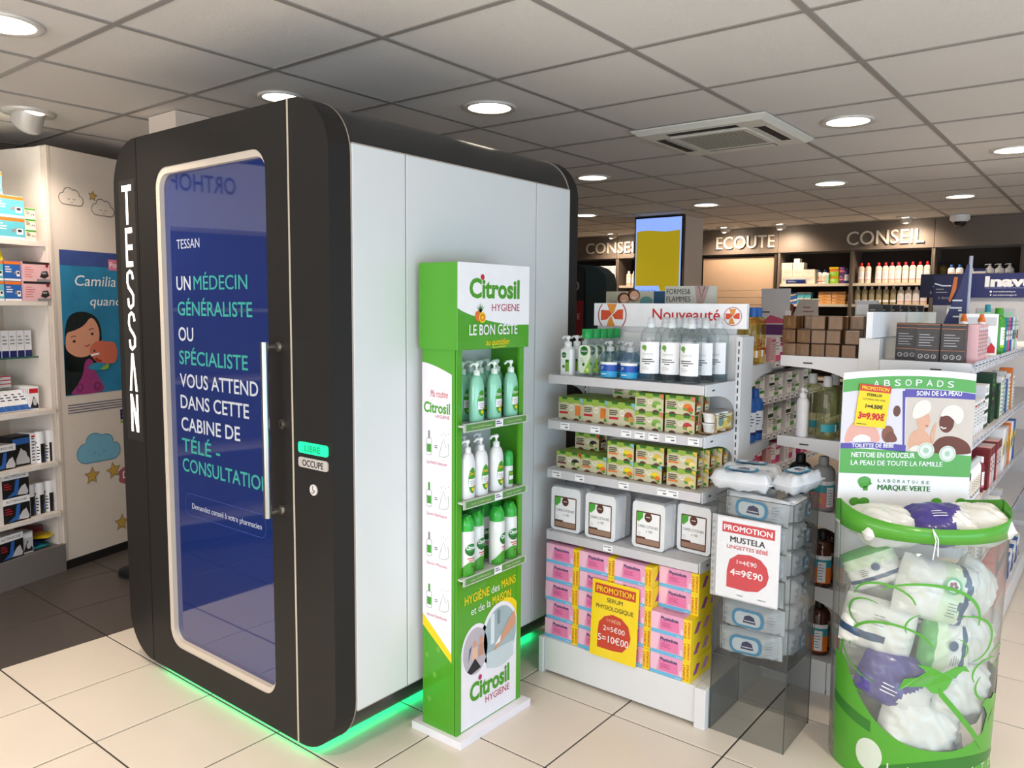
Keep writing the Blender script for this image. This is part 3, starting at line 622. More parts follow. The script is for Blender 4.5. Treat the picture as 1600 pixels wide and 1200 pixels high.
def serum_box():
    r = root('serum_box'); b = MB(); b.box(-.0765, 0, 0, .0765, .17, .074, mat('#e3a6c0', .45)); b.build('carton', r)
    b = MB(); p = Print.flat(b, (0, -.0002, 0), (1, 0, 0), (0, 0, 1)); p.rect(-.0765, 0, .0765, .074, mat('#e6a3c2', .45), 0); p.rect(-.0765, 0, .052, .013, mat('#6ab6dc', .45), 1); p.rect(.048, 0, .0765, .074, YEL, 2)
    p.poly([(-.076, .074), (-.040, .074), (-.052, .013), (-.076, .013)], mat('#f0bcd2', .45), 1); p.rect(-.042, .016, .03, .052, mat('#e27aa8', .45), 1); p.ell(.042, .024, .006, .012, mat('#e9c6da', .45), 2)
    p.text('Physiodose', -.038, .0525, .0115, NAVY, 3, w=.066, bold=.025); p.lines(-.036, .040, .05, 3, .006, .0018, mat('#b83a78', .5), 3, 4); p.text('40x5ml', .022, .003, .005, PAPER, 3, w=.02)
    p.text('FORMAT', .0595, .008, .0095, RED, 4, w=.056, rot=PI/2, bold=.02); p.text('ÉCONOMIQUE', .0725, .008, .0085, RED, 4, w=.058, rot=PI/2, bold=.02); b.build('label', r)
    b = MB(); p = Print.flat(b, (.0767, 0, 0), (0, 1, 0), (0, 0, 1)); p.rect(0, 0, .17, .074, YEL, 0); p.poly([(.02, .02), (.05, .055), (.075, .05), (.05, .018)], mat('#9a4a90', .5), 1); p.poly([(.09, .02), (.12, .055), (.15, .05), (.125, .018)], mat('#c58ab8', .5), 1); b.build('side_label', r)
    b = MB(); p = Print.flat(b, (0, 0, .0742), (1, 0, 0), (0, 1, 0)); p.rect(.048, 0, .0765, .17, YEL, 0); p.text('Physiodose', -.05, .03, .02, mat('#c06a98', .5), 1, w=.08); b.build('top_label', r)
    return r
def wipes_pack():
    r = root('wipes_pack'); W_, D_, H_ = .200, .088, .058; b = MB(); b.pillow(W_, D_, H_, mat('#d3d7dc', .28, coat=.4), 14, 10, seed=3, wr=.0015, ex=8, fold=.0045); b.build('bag', r)
    def fn(u, v, l):
        a, c = u/(W_/2), v/(D_/2); e = math.sqrt(max(0, 1-abs(a)**8))*math.sqrt(max(0, 1-abs(c)**8.5)); return (u, v, H_*(.5+.5*e)+.0068+.0004*l)
    b = MB(); p = Print(b, fn, 10); BL = mat('#3a9ac8', .4)
    p.poly(rrect(-.056, -.029, .052, .031, .024, 5), BL, 1); p.poly(rrect(-.046, -.021, .042, .023, .018, 5), mat('#dfe8f0', .4), 3); p.poly([(-.018, -.012), (.026, -.012), (.020, .010), (.004, .016), (-.012, .010)], NAVY, 4); p.rect(-.014, -.006, .022, -.003, PAPER, 5)
    p.lines(.062, .02, .028, 5, .009, .002, mat('#9aa6b4', .5), 2); p.lines(-.095, .02, .03, 3, .012, .002, mat('#b9c2cc', .5), 2); b.build('label', r)
    b = MB(); m = mat('#d3d8dd', .3, coat=.4); 
    for sx in (-1, 1): b.box(sx*W_*.49-.004, -D_*.47, H_*.47, sx*W_*.49+.006*sx+.004, D_*.47, H_*.53, m)
    b.build('seam', r); return r
def wipes_short():
    r = root('wipes_pack'); W_, D_, H_ = .115, .085, .062; b = MB(); b.pillow(W_, D_, H_, mat('#d3d7dc', .28, coat=.4), 12, 10, seed=5, wr=.0015, ex=8, fold=.0045); b.build('bag', r)
    b = MB()
    def fn(u, v, l):
        a, c = u/(W_/2), v/(D_/2); e = math.sqrt(max(0, 1-abs(a)**8))*math.sqrt(max(0, 1-abs(c)**8.5)); return (u, v, H_*(.5+.5*e)+.0068+.0004*l)
    p = Print(b, fn, 8); p.poly(rrect(.0, -.026, .05, .026, .018, 4), mat('#3a9ac8', .4), 1); p.poly(rrect(.009, -.018, .044, .018, .012, 4), mat('#dfe8f0', .4), 3); p.poly([(.018, -.008), (.036, -.008), (.032, .006), (.022, .006)], NAVY, 4); p.lines(-.05, .015, .03, 4, .009, .002, GREY, 2); b.build('label', r); return r

# ================================================================ green display stand
cs = thing('display_stand', 'tall green cardboard display stand with three product shelves beside the booth', 'display', (-1.70, 1.965, 0))
cs.location = (0, 0, 0)
GP = mat('#4b9f1c', .35, coat=.4, noise=.02); PW2 = mat('#eceaf2', .45)
b = MB(); b.box(-1.822, 1.783, 0, -1.60, 2.158, .026, PW2); b.build('base_board', cs, bevel=.001)
b = MB(); b.box(-1.785, 1.80, .026, -1.64, 1.806, 1.30, GP); b.box(-1.785, 2.134, .026, -1.64, 2.14, 1.30, GP); b.box(-1.785, 1.806, .026, -1.775, 2.134, 1.30, mat('#cfd3cf', .5))
b.box(-1.775, 1.8065, .026, -1.6365, 2.1335, .53, GP); b.box(-1.642, 1.80, .026, -1.634, 1.823, 1.30, GP); b.box(-1.642, 2.117, .026, -1.634, 2.14, 1.30, GP); b.build('carcass', cs)
b = MB(); b.box(-1.79, 1.79, 1.288, -1.625, 2.155, 1.56, GP); b.build('header_box', cs, bevel=.001)
for z in (1.052, .806, .555):
    b = MB(); b.box(-1.775, 1.806, z-.006, -1.612, 2.134, z, mat('#c8ccc8', .45)); b.box(-1.613, 1.806, z-.022, -1.609, 2.134, z+.006, mat('#b9c4b4', .35)); s_ = b.build('shelf', cs)
    b = MB(); p = Print.flat(b, (-1.6086, 1.97, z-.008), (0, 1, 0), (0, 0, 1)); p.rect(-.155, -.010, .155, .010, mat('#5b8f4a', .45), 0); p.text('Citrosil  Gel MAINS nettoyant', -.13, -.004, .007, mat('#c8d8a0', .5), 1, w=.10); p.text('Citrosil  Gel MAINS', .05, -.004, .007, mat('#c8d8a0', .5), 1, w=.08); p.rect(-.012, -.012, .028, .012, PAPER, 2); p.lines(-.008, .004, .03, 2, .007, .003, NAVY, 3); b.build('shelf_strip', s_)
# header print
b = MB(); p = Print.flat(b, (-1.6247, 1.79, 1.288), (0, 1, 0), (0, 0, 1)); W = .365
p.band(lambda u: .135-.055*math.sin(min(1, u/W*1.15)*PI*.5)**.8-.004, lambda u: .272, 0, W, PAPER, 1, 16)
p.text('Citrosil', .055, .165, .060, mat('#4a9a20', .45), 3, w=.255, bold=.035); p.ell(.117, .229, .009, .009, RED, 5); p.text('HYGIENE', .165, .122, .024, mat('#b02a4a', .5), 3, w=.145)
p.ell(.098, .106, .017, .017, ORANGE, 4); p.ell(.117, .101, .017, .017, YEL, 5); p.ring(.117, .101, .006, .012, ORANGE, 6, 16); 
for k in range(5): p.poly([(.104, .118), (.108+.01*(k-2), .150-.006*abs(k-2)), (.112, .118)], DGRN, 4)
p.text('LE BON GESTE', .055, .046, .034, PAPER, 3, w=.245, bold=.012); p.text('au quotidien', .135, .012, .022, YEL, 3, w=.12, shear=.25, bold=.01); p.stroke([(.17, .003), (.24, .007)], .002, YEL, 3); b.build('header_print', cs)
# side print (narrow face towards the door of the shop)
b = MB(); p = Print.flat(b, (-1.785, 1.7997, 0), (1, 0, 0), (0, 0, 1)); W2 = .145
p.band(lambda u: .40-.10*(u/.13)-.03, lambda u: .40-.10*(u/.13)+.02*(1-u/.13), 0, .13, YEL, 1, 8); p.band(lambda u: .41-.11*(u/.13), lambda u: 1.245-.035*(u/.13)**1.5, 0, .13, PW2, 2, 10)
p.text('Ma routine', .075, 1.135, .024, RED, 3, w=.075, al='c', shear=.1); p.text('Citrosil', .065, 1.085, .034, GP, 3, w=.115, al='c', bold=.03); p.text('HYGIENE', .12, 1.068, .011, mat('#b02a4a', .5), 3, w=.06, al='r')
for k, (z, c) in enumerate(((.945, 'Gel MAINS Nettoyant'), (.775, 'Savon Nettoyant'), (.61, 'Savon Mousse'), (.435, 'Aérosol Désinfectant'))):
    p.rect(.02, z, .042, z+.05, PAPER, 3); p.stroke(rrect(.02, z, .042, z+.055, .005, 2), .0015, GREY, 4, True); p.rect(.022, z+.01, .040, z+.036, GRN, 4); p.rect(.027, z+.055, .035, z+.08, GRN if k in (1, 3) else GREY, 4)
    p.text('=', .055, z+.02, .02, INK, 3); p.stroke([(.075, z), (.085, z+.035), (.095, z+.06), (.105, z+.03), (.115, z+.045), (.118, z+.01), (.10, z)], .0018, mat('#7aa07a', .5), 3, True); p.text(c, .065, z-.028, .010, mat('#c03a5a', .5), 3, w=.09, al='c')
    for q in range(4): p.ell(.085+.01*q, z+.07+.006*(q % 2), .0015, .0015, RED, 3)
for x, z in ((.02, .27), (.07, .30), (.055, .21), (.03, .12)): p.ell(x, z, .009, .010, mat('#67ad3d', .4), 1)
b.build('side_print', cs)
# lower front print
b = MB(); p = Print.flat(b, (-1.6362, 1.8233, 0), (0, 1, 0), (0, 0, 1)); W = .2935
p.band(lambda u: .03, lambda u: .30 if u < .10 else .30, .0, W, PW2, 1, 4)
p.ell(.235, .335, .075, .085, YEL, 1); p.ell(.20, .30, .10, .115, PW2, 2, 20); p.ell(.075, .285, .074, .092, PW2, 2, 20)
p.ell(.202, .298, .088, .102, mat('#9fb4ba', .5, noise=.15, scale=14), 3, 20); p.ell(.072, .285, .062, .080, mat('#b9b2bc', .5, noise=.15, scale=14), 3, 20)
p.rect(.15, .28, .17, .385, mat('#d9e4e8', .5), 4); p.rect(.185, .34, .20, .39, mat('#7a8a92', .5), 4); SKN = mat('#d09a7c', .5)
p.blob([(.285, .35), (.275, .365), (.21, .30), (.165, .255), (.175, .25), (.235, .285), (.29, .31)], SKN, 5); p.poly([(.17, .27), (.205, .30), (.20, .275)], PAPER, 6); p.band(lambda u: .205+.02*math.sin((u-.13)/.15*PI)*-1, lambda u: .255, .13, .275, mat('#c4d2d6', .5), 4, 8)
for x, z, c in ((.068, .31, mat('#e0b8a0', .5)), (.10, .315, mat('#c0907a', .5))): p.ell(x, z, .009, .012, SKN, 5); p.poly([(x-.012, z-.012), (x+.012, z-.012), (x+.014, z-.055), (x-.014, z-.055)], c, 4)
p.poly([(.03, .225), (.07, .26), (.10, .22), (.05, .21)], INK, 4); p.poly([(.04, .30), (.055, .31), (.035, .25)], mat('#5a6a80', .5), 4)
p.text('Citrosil', .045, .115, .062, mat('#4a9a20', .45), 4, w=.21, bold=.035, rot=.02); p.ell(.096, .186, .009, .009, mat('#b02a6a', .5), 5); p.text('HYGIENE', .125, .083, .024, mat('#b02a4a', .5), 4, w=.13)
p.text('HYGIÈNE', .018, .455, .030, YEL, 2, w=.125, rot=.02, bold=.01); p.text('des', .153, .458, .027, PAPER, 2, w=.045, rot=.02); p.text('MAINS', .208, .460, .030, YEL, 2, w=.078, rot=.02, bold=.01)
p.text('et de la', .05, .413, .027, PAPER, 2, w=.10, rot=.02); p.text('MAISON', .160, .416, .030, YEL, 2, w=.10, rot=.02, bold=.01); b.build('front_print', cs)
# the stock on it
RG = 'green pump bottles on the top shelf of the green stand'
for c, y in enumerate((1.905, 1.995, 2.083)):
    for d, x in enumerate((-1.645, -1.702, -1.742)):
        if d == 2 and c == 0: continue
        put((citro_pump, 'gel'), (x, y-.004*d, 1.0525), PI/2, f'pale green pump bottle on green stand top shelf, {("left", "middle", "right")[c]} column, {ORD[d]} row from front', 'bottle', RG)
for c, (x, y) in enumerate(((-1.645, 1.862), (-1.645, 1.928), (-1.645, 2.008))):
    put((citro_pump, 'lotion'), (x, y, .8065), PI/2, f'white pump bottle in front on green stand middle shelf, {ORD[c]} from left', 'bottle', 'white pump bottles on the middle shelf of the green stand')
for c, (x, y) in enumerate(((-1.708, 1.915), (-1.712, 1.998))):
    put((citro_pump, 'lotion'), (x, y, .8065), PI/2, f'white pump bottle in second row of green stand middle shelf, {("left", "right")[c]} one', 'bottle', 'white pump bottles on the middle shelf of the green stand')
put(citro_roll, (-1.648, 2.078, .8065), PI/2, 'small white bottle with tall green cap right of the white pumps', 'bottle', None)
for c, (x, y, q) in enumerate(((-1.645, 1.858, 'left front'), (-1.662, 1.925, 'second front'), (-1.645, 2.014, 'third front'), (-1.650, 2.088, 'right front'), (-1.706, 1.862, 'left rear'), (-1.725, 1.955, 'second rear'), (-1.722, 2.03, 'third rear'), (-1.715, 2.092, 'right rear'))):
    put(citro_can, (x, y, .5555), PI/2+.25*(c % 3-1), f'white and green spray can with green cap on stand bottom shelf, {q} one', 'spray can', 'spray cans on the bottom shelf of the green stand')

# ================================================================ double sided white shelving (gondolas)
SH = mat('#d4d3d6', .38, noise=.02); SP = mat('#dcdcdd', .45, noise=.02); DARKG = mat('#2a2a2c', .6); LIPC = mat('#c9c7cb', .3, coat=.2)
def bracket(parent, x, y0, y1, z, sgn=1, name='bracket'):
    """arched side bracket in the plane x, tip at y0, root at y1"""
    d = y1-y0; pts = [(y0, z+.004), (y0, z-.034), (y0+d*.22, z-.038)]
    for k in range(1, 9): t = k/8*PI/2; pts.append((y0+d*(.22+.78*math.sin(t)), z-.038-.078*(1-math.cos(t))))
    pts += [(y1, z+.004)]
    b = MB(); b.prism(pts, x-.0015, x+.0015, SP, ax='x'); 
    b.box(x-.0022, y0+d*.20, z-.020, x+.0022, y0+d*.28, z-.015, DARKG); return b.build(name, parent)
g1 = thing('shelving_unit', 'white end shelving unit stocked with baby food and pink boxes', 'shelf')
b = MB(); b.box(-1.715, 2.40, .012, -1.081, 2.68, .142, SP); b.box(-1.715, 2.80, .012, -1.081, 3.05, .142, SP); b.build('base_panel', g1, bevel=.002)
for x0, x1 in ((-1.737, -1.716), (-1.080, -1.040)):
    b = MB(); b.box(x0, 2.392, 0, x1, 2.913, .1422, SP); b.build('base_end', g1, bevel=.002)
b = MB(); b.box(-1.735, 2.70, .14, -1.09, 2.78, 1.33, SP); b.build('back_panel', g1)
for x0, x1 in ((-1.745, -1.722), (-1.10, -1.078)):
    b = MB(); b.box(x0, 2.69, .0, x1, 2.80, 1.325, SP); up_o = b.build('upright', g1, bevel=.001)
    b = MB(); n = 40
    for k in range(n): b.box(x0+.009, 2.689, .2+k*.028, x0+.013, 2.6905, .2+k*.028+.017, DARKG)
    b.build('slots', up_o, kind='stuff')
SZ = (1.165, .99, .80, .555)
for z in SZ:
    b = MB(); b.box(-1.733, 2.437, z-.026, -1.102, 2.69, z, SH); b.box(-1.735, 2.430, z-.030, -1.100, 2.438, z+.003, LIPC); o = b.build('shelf', g1, bevel=.002)
    bracket(g1, -1.098, 2.440, 2.69, z); bracket(g1, -1.738, 2.440, 2.69, z)
for z in (1.215, .915, .60):
    b = MB(); b.box(-1.733, 2.80, z-.026, -1.102, 3.04, z, SH); b.build('shelf', g1); 
    for x in (-1.095, -1.738):
        pts = [(3.04, z-.001), (3.04, z-.034), (2.99, z-.038)]+[(2.99-.19*math.sin(k/8*PI/2), z-.038-.10*(1-math.cos(k/8*PI/2))) for k in range(1, 9)]+[(2.80, z-.001)]
        b = MB(); b.prism(pts, x-.0015, x+.0015, SP, ax='x'); b.build('bracket', g1)
pgrey = mat('#6a6a72', .5)
def pricelabel(parent, x, y, z, w_=.04, rz=0):
    b = MB(); b.box(-w_/2, -.0012, -.013, w_/2, 0, .011, PAPER); p = Print.flat(b, (0, -.0014, 0), (1, 0, 0), (0, 0, 1)); p.rect(-w_*.40, .003, w_*.36, .0065, GREY, 1); p.rect(w_*.05, -.008, w_*.38, -.003, pgrey, 1)
    o = b.build('price_label', parent); o.location = (x, y, z); o.rotation_euler = (0, 0, rz); return o
for x in (-1.655, -1.52, -1.39, -1.335, -1.28, -1.215, -1.13): pricelabel(g1, x, 2.429, .978)
for x in (-1.69, -1.585, -1.395, -1.24, -1.20): pricelabel(g1, x, 2.429, .788)
pricelabel(g1, -1.455, 2.429, .543)
# header board on top
b = MB(); b.box(-1.715, 2.715, 1.352, -1.075, 2.735, 1.442, PAPER); b.box(-1.71, 2.736, 1.26, -1.12, 2.745, 1.352, SP); hd = b.build('header_board', g1)
b = MB(); p = Print.flat(b, (-1.715, 2.7148, 1.352), (1, 0, 0), (0, 0, 1)); OR1 = mat('#d5502a', .5); OR2 = mat('#e2903a', .5)
def emblem(cx, cy, r, clip_):
    s_ = r/.06
    p.ring(cx, cy, r*.93, r, mat('#b0404a', .5), 1, 28, -.75 if clip_ else 0, .75 if clip_ else 2*PI)
    if clip_: p.ring(cx, cy, r*.93, r, mat('#b0404a', .5), 1, 28, PI-.75, PI+.75)
    q = .80*r if not clip_ else .045
    p.poly([(cx-q*.55, cy+q), (cx+q*.45, cy+q), (cx+q*.18, cy+q*.2), (cx-.1*q, cy-.05*q), (cx+q*.32, cy-q), (cx-q*.55, cy-q), (cx-q*.25, cy-q*.1), (cx-q*.22, cy+q*.25)], OR2, 2)
    p.poly([(cx-r*.78, cy-r*.32), (cx-r*.78, cy+r*.30), (cx-r*.2, cy+r*.28), (cx-r*.02, cy+r*.05), (cx-r*.35, cy-r*.28)], OR1, 3); p.poly([(cx+r*.76, cy+r*.36), (cx+r*.76, cy-r*.26), (cx+r*.2, cy-r*.24), (cx+r*.0, cy+r*.0), (cx+r*.3, cy+r*.32)], OR1, 3)
    p.stroke([(cx-r*.4, cy-r*.35), (cx, cy+.02*r), (cx+r*.4, cy+r*.35)], r*.05, PAPER, 4)
emblem(.085, .043, .066, True); b.build('emblem', hd)
b = MB(); p = Print.flat(b, (-1.715, 2.7148, 1.352), (1, 0, 0), (0, 0, 1)); emblem(.588, .045, .034, False); b.build('emblem', hd)
b = MB(); p = Print.flat(b, (-1.715, 2.7148, 1.352), (1, 0, 0), (0, 0, 1)); p.text('Nouveauté', .265, .029, .043, RED, 2, w=.275, bold=.01); b.build('lettering', hd)
# top shelf stock
z = 1.1655
for i, y in enumerate((2.495, 2.55, 2.605)): put(soap_pump, (-1.690+.004*i, y, z), 0, f'white soap pump bottle at the left end of the top shelf, {ORD[i]} from the front', 'bottle', 'white soap pumps on the end unit')
for i in range(5): put(gel_bottle, (-1.605+.005*i, 2.497+.042*i, z), 0, f'clear hand gel bottle with green cap, {ORD[i]} from the front of its row', 'bottle', 'green capped gel bottles')
for i, (x, y) in enumerate(((-1.505, 2.50), (-1.42, 2.50), (-1.50, 2.585), (-1.415, 2.585))): put(blue_gel, (x, y, z), .1, f'blue banded clear gel pump bottle, {("front left", "front right", "rear left", "rear right")[i]} of four on the top shelf', 'bottle', 'blue banded gel pumps')
for i, (x, y, q) in enumerate(((-1.335, 2.50, 'left'), (-1.262, 2.515, 'middle'), (-1.180, 2.50, 'right'))):
    for d in range(3): put(clear_bottle, (x+.016*d, y+.0755*d-.006, z), .15-.25*i*.4, f'tall clear bottle with white leaf label, {q} column, {ORD[d]} from the front', 'bottle', 'tall clear bottles with white labels', scale=(1, 1, .945))
# baby food, second shelf
BG = 'baby food jar packs on the end unit'
def packs(lst, shelf):
    for art, x, y, z, h, q in lst: put((baby_pack, art, h), (x, y, z), rnd.uniform(-.03, .03), f'baby food jar pack on {shelf}, {q}', 'jar pack', BG)
HA, HB = .088, .0655
packs([('carrot', -1.677, 2.528, .9905, HA, 'front row far left with carrots'), ('carrot', -1.562, 2.524, .9905, HA, 'front row second from left with carrots'), ('stew', -1.447, 2.518, .9905, HA, 'front row third from left with red tag'),
       ('green', -1.328, 2.508, .9905, HB, 'lower left, right stack'), ('apple', -1.208, 2.508, .9905, HB, 'lower right, right stack, red fruit'), ('green', -1.328, 2.508, 1.0565, HB, 'upper left, right stack'), ('pumpkin', -1.208, 2.508, 1.0565, HB, 'upper right, right stack, pumpkin')], 'upper food shelf')
for i, x in enumerate((-1.677, -1.562, -1.447)): packs([('carrot', x, 2.592, .9905, HA, f'second row, {ORD[i]} from left'), ('green', x+.02, 2.655, .9905, HA, f'rear row, {ORD[i]} from left')], 'upper food shelf')
packs([('green', -1.50, 2.64, 1.079, .057, 'on top of rear row, left'), ('green', -1.385, 2.64, 1.079, .057, 'on top of rear row, right')], 'upper food shelf')
for d in (1, ):
    for lv in (0, 1): packs([('pumpkin' if d == 1 else 'apple', -1.208+.0*d, 2.508+.061*d, .9905+.066*lv, HB, f'right stack {("lower", "upper")[lv]} level, {ORD[d]} row back')], 'upper food shelf')
put(tub_pack, (-1.118, 2.575, .9955), -.03, 'clear topped pack of white food tubs at the right end of shelf', 'tub pack', None)
packs([('prune', -1.677, 2.52, .8005, HB, 'lower row far left with dark fruit'), ('mango', -1.560, 2.516, .8005, HB, 'lower row second from left with mango'), ('mango', -1.441, 2.510, .8005, HB, 'lower row third from left with yellow fruit'), ('mango', -1.325, 2.506, .8005, HB, 'lower row fourth from left beside the gap'),
       ('noodle', -1.196, 2.51, .8005, HB, 'lower right end with yellow noodles'), ('noodle', -1.196, 2.51, .8665, HB, 'upper right end with yellow noodles'), ('prune', -1.645, 2.60, .8665, HB, 'upper row left set back with dark fruit'), ('mango', -1.441, 2.510, .8665, HB, 'upper row middle with orange fruit'), ('noodle', -1.318, 2.506, .8665, HB, 'upper row beside the right stack')], 'lower food shelf')
for d in (1, 2):
    for lv in (0, 1): packs([('noodle', -1.196+.018*d, 2.512+.062*d, .8005+.066*lv, HB, f'right stack {("lower", "upper")[lv]} level, {ORD[d]} row back')], 'lower food shelf')
for i, x in enumerate((-1.677, -1.56, -1.44, -1.325)): packs([('prune', x, 2.585, .8005, HB, f'lower second row, {ORD[i]} from left')], 'lower food shelf')
for i, (x, y) in enumerate(((-1.672, 2.52), (-1.51, 2.515), (-1.312, 2.525), (-1.165, 2.59))): put(cotton_pack, (x, y, .5555), -.03*i+.03, f'white bag of cotton squares with brown framed label, {ORD[i]} from left', 'cotton pack', 'cotton square bags on the end unit', scale=(1, 1, 1.17))
# pink boxes
for c, (x, y) in enumerate(((-1.6455, 2.412), (-1.4905, 2.410), (-1.3355, 2.408))):
    for k in range(5): put(serum_box, (x+rnd.uniform(-.002, .002), y+rnd.uniform(0, .006), .1425+.0745*k), rnd.uniform(-.012, .012), f'pink and yellow serum box, {ORD[c]} column from left, {ORD[k]} from the bottom', 'box', 'pink serum boxes')
for k in range(5): put(serum_box, (-1.180, 2.404 if k < 3 else 2.455, .1425+.0745*k), rnd.uniform(-.012, .012), f'pink and yellow serum box, right end column, {ORD[k]} from the bottom', 'box', 'pink serum boxes')
# promotion card leaning on the boxes
pc = thing('promotion_card', 'yellow promotion card with red drop leaning on the pink boxes', 'sign', (-1.402, 2.388, .1435)); pc.rotation_euler = (-.05, 0, 0)
b = MB(); b.box(-.097, -.0012, 0, .097, .0012, .285, mat('#f0d014', .35, coat=.4)); b.build('card', pc)
RC2 = mat('#c0402a', .5); b = MB(); p = Print.flat(b, (0, -.0015, 0), (1, 0, 0), (0, 0, 1)); p.rect(-.085, .235, .085, .272, RC2, 1); p.text('PROMOTION', 0, .243, .022, YEL, 2, w=.155, al='c', bold=.02); p.text('SERUM', 0, .210, .016, INK, 1, w=.066, al='c', bold=.01); p.text('PHYSIOLOGIQUE', 0, .181, .016, INK, 1, w=.155, al='c', bold=.01)
p.poly([(-.066, .035), (0, .035), (.04, .040), (.066, .07), (.072, .10), (.06, .14), (.03, .162), (-.005, .168), (-.04, .155), (-.062, .13), (-.066, .10)], RC2, 1)
p.text('1=3€00', 0, .138, .013, mat('#f0c0a0', .5), 2, w=.058, al='c'); p.text('2=5€00', .002, .104, .019, PAPER, 2, w=.09, al='c'); p.text('5=10€00', .0, .062, .026, PAPER, 2, w=.128, al='c'); b.build('card_print', pc)
# ================================================================ clear acrylic bin of wipes packs
AC = clear('#eceeee', .03, 1.45, .012, '#9a9a9a'); ACE = mat('#3c4040', .25, coat=.3)
ac = thing('acrylic_bin', 'clear smoked acrylic column bin holding wipes packs, open at the top', 'display bin')
ax0, ax1, ay0, ay1, az = -1.035, -.783, 2.42, 2.667, .815
for nm, q in (('front_panel', (ax0, ay0, 0, ax1, ay0+.003, az)), ('rear_panel', (ax0, ay1-.003, 0, ax1, ay1, az)), ('side_panel', (ax0, ay0+.004, 0, ax0+.003, ay1-.004, az)), ('side_panel', (ax1-.003, ay0+.004, 0, ax1, ay1-.004, az))):
    b = MB(); b.box(*q, AC); b.build(nm, ac)
b = MB(); b.box(ax0+.004, ay0+.004, .268, ax1-.004, ay1-.004, .272, AC); b.build('shelf_panel', ac)
b = MB()
for x in (ax0, ax1):
    for y in (ay0, ay1): b.tube([(x, y, 0), (x, y, az)], .0016, ACE, 6)
for z, r in ((az, .0014), (.270, .0016)):
    b.tube([(ax0, ay0, z), (ax1, ay0, z), (ax1, ay1, z)], r, ACE, 6); b.tube([(ax0, ay0, z), (ax0, ay1, z), (ax1, ay1, z)], r, ACE, 6)
b.build('panel_edges', ac)
WGp = 'white wipes packs in the acrylic bin'; z = .2735
for i in range(6):
    put(wipes_pack, (-.920+rnd.uniform(-.006, .004), 2.495+rnd.uniform(-.004, .004), z+.0465+i*.0915), rnd.uniform(-.04, .04), f'white wipes pack facing front through acrylic, {ORD[i]} from the bottom', 'wipes pack', WGp, rx=PI/2-.03+rnd.uniform(-.05, .05), ry=rnd.uniform(-.05, .05))
for i in range(6):
    put(wipes_short, (-.862, 2.575, z+.046+i*.090), PI/2+rnd.uniform(-.06, .06), f'white wipes pack facing the right acrylic side, {ORD[i]} from the bottom', 'wipes pack', WGp, rx=PI/2, ry=rnd.uniform(-.06, .06), scale=(1, 1, 1))
for i in range(6):
    put(wipes_short, (-.968, 2.592, z+.046+i*.090), PI+rnd.uniform(-.06, .06), f'white wipes pack at the inner rear corner of acrylic bin, {ORD[i]} from the bottom', 'wipes pack', WGp, rx=PI/2, scale=(.95, 1, 1))
for i, (x, y, zz, rz, rx) in enumerate(((-.972, 2.472, .835, .08, .04), (-.985, 2.585, .838, 0.15, -.03), (-.822, 2.560, .838, 1.40, .04))):
    put(wipes_pack, (x, y, zz), rz, f'white wipes pack lying flat on top of acrylic bin, {("front left", "rear left", "right")[i]} one', 'wipes pack', WGp, rx=rx)
ps = thing('promotion_sheet', 'white promotion sheet with red drop in a punched sleeve on acrylic bin', 'sign', (-.923, 2.412, .478))
b = MB(); b.box(-.104, -.001, 0, .104, 0, .268, PAPER); b.build('sheet', ps)
b = MB(); b.box(-.122, -.0014, -.004, .106, -.0002, .272, clear('#f6f7f9', .04, 1.35, .25)); 
for k in range(11): b.box(-.118, -.0022, .012+.023*k, -.113, -.0015, .021+.023*k, GREY)
b.build('punched_sleeve', ps)
RC3 = mat('#c5484e', .45); b = MB(); p = Print.flat(b, (0, -.0017, 0), (1, 0, 0), (0, 0, 1)); p.rect(-.086, .218, .088, .252, RC3, 1); p.text('PROMOTION', 0, .2255, .019, PAPER, 2, w=.160, al='c', bold=.03); p.text('MUSTELA', 0, .188, .020, INK, 1, w=.115, al='c', bold=.03); p.text('LINGETTES BÉBÉ', 0, .166, .0125, RC3, 1, w=.137, al='c', bold=.01)
p.poly([(-.066, .035), (0, .033), (.04, .040), (.066, .066), (.074, .095), (.066, .125), (.045, .146), (.01, .155), (-.03, .150), (-.058, .128), (-.066, .09)], RC3, 1)
p.text('1=4€90', .0, .118, .015, PAPER, 2, w=.066, al='c'); p.text('4=9€90', .0, .078, .023, PAPER, 2, w=.108, al='c', bold=.01); p.lines(-.03, .012, .03, 1, .01, .003, GREY, 1); p.lines(.04, .012, .04, 1, .01, .003, GREY, 1); b.build('sheet_print', ps)

# ================================================================ clear dump bin with green print, full of cotton packs
BZ = math.atan2(.619, .785); db = thing('dump_bin', 'tall clear oval bin printed with a green cotton plant, full of bagged cotton', 'display bin', (-.470, 2.654, 0), BZ)
def binfn(u, v, l):
    """u = -1..1 along the front from left to right corner, v = height"""
    a = .233+.022*v; f = .185*(1-.0*v); t = u*PI/2
    x = a*math.sin(t); y = -f*max(0, math.cos(t))**.9
    d = math.hypot(x, y) or 1; k = 1+l*.0007/d
    return (x*k, y*k, v)
BC = clear('#fafbfa', .05, 1.38, .05, '#e6ece8', .2, 10)
n = 40; zs = [0, .2, .4, .6, .765]; 
def skin(sgn, name, m):
    v = []; f = []
    for z in zs:
        for i in range(n+1):
            q = binfn(-1+2*i/n, z, 0); v.append((q[0], q[1]*sgn, z))
    for j in range(len(zs)-1):
        for i in range(n): k = j*(n+1)+i; f.append((k, k+1, k+n+2, k+n+1))
    b = MB(); b.add(v, f, m, True); o = b.build(name, db); s_ = o.modifiers.new('thick', 'SOLIDIFY'); s_.thickness = .0012; return o
skin(1, 'front_sheet', BC); skin(-1, 'rear_sheet', BC)
BG2 = mat('#4f9e2c', .35, coat=.3, noise=.04); BGD = mat('#2c7422', .4, coat=.3)
b = MB(); p = Print(b, binfn, 40)
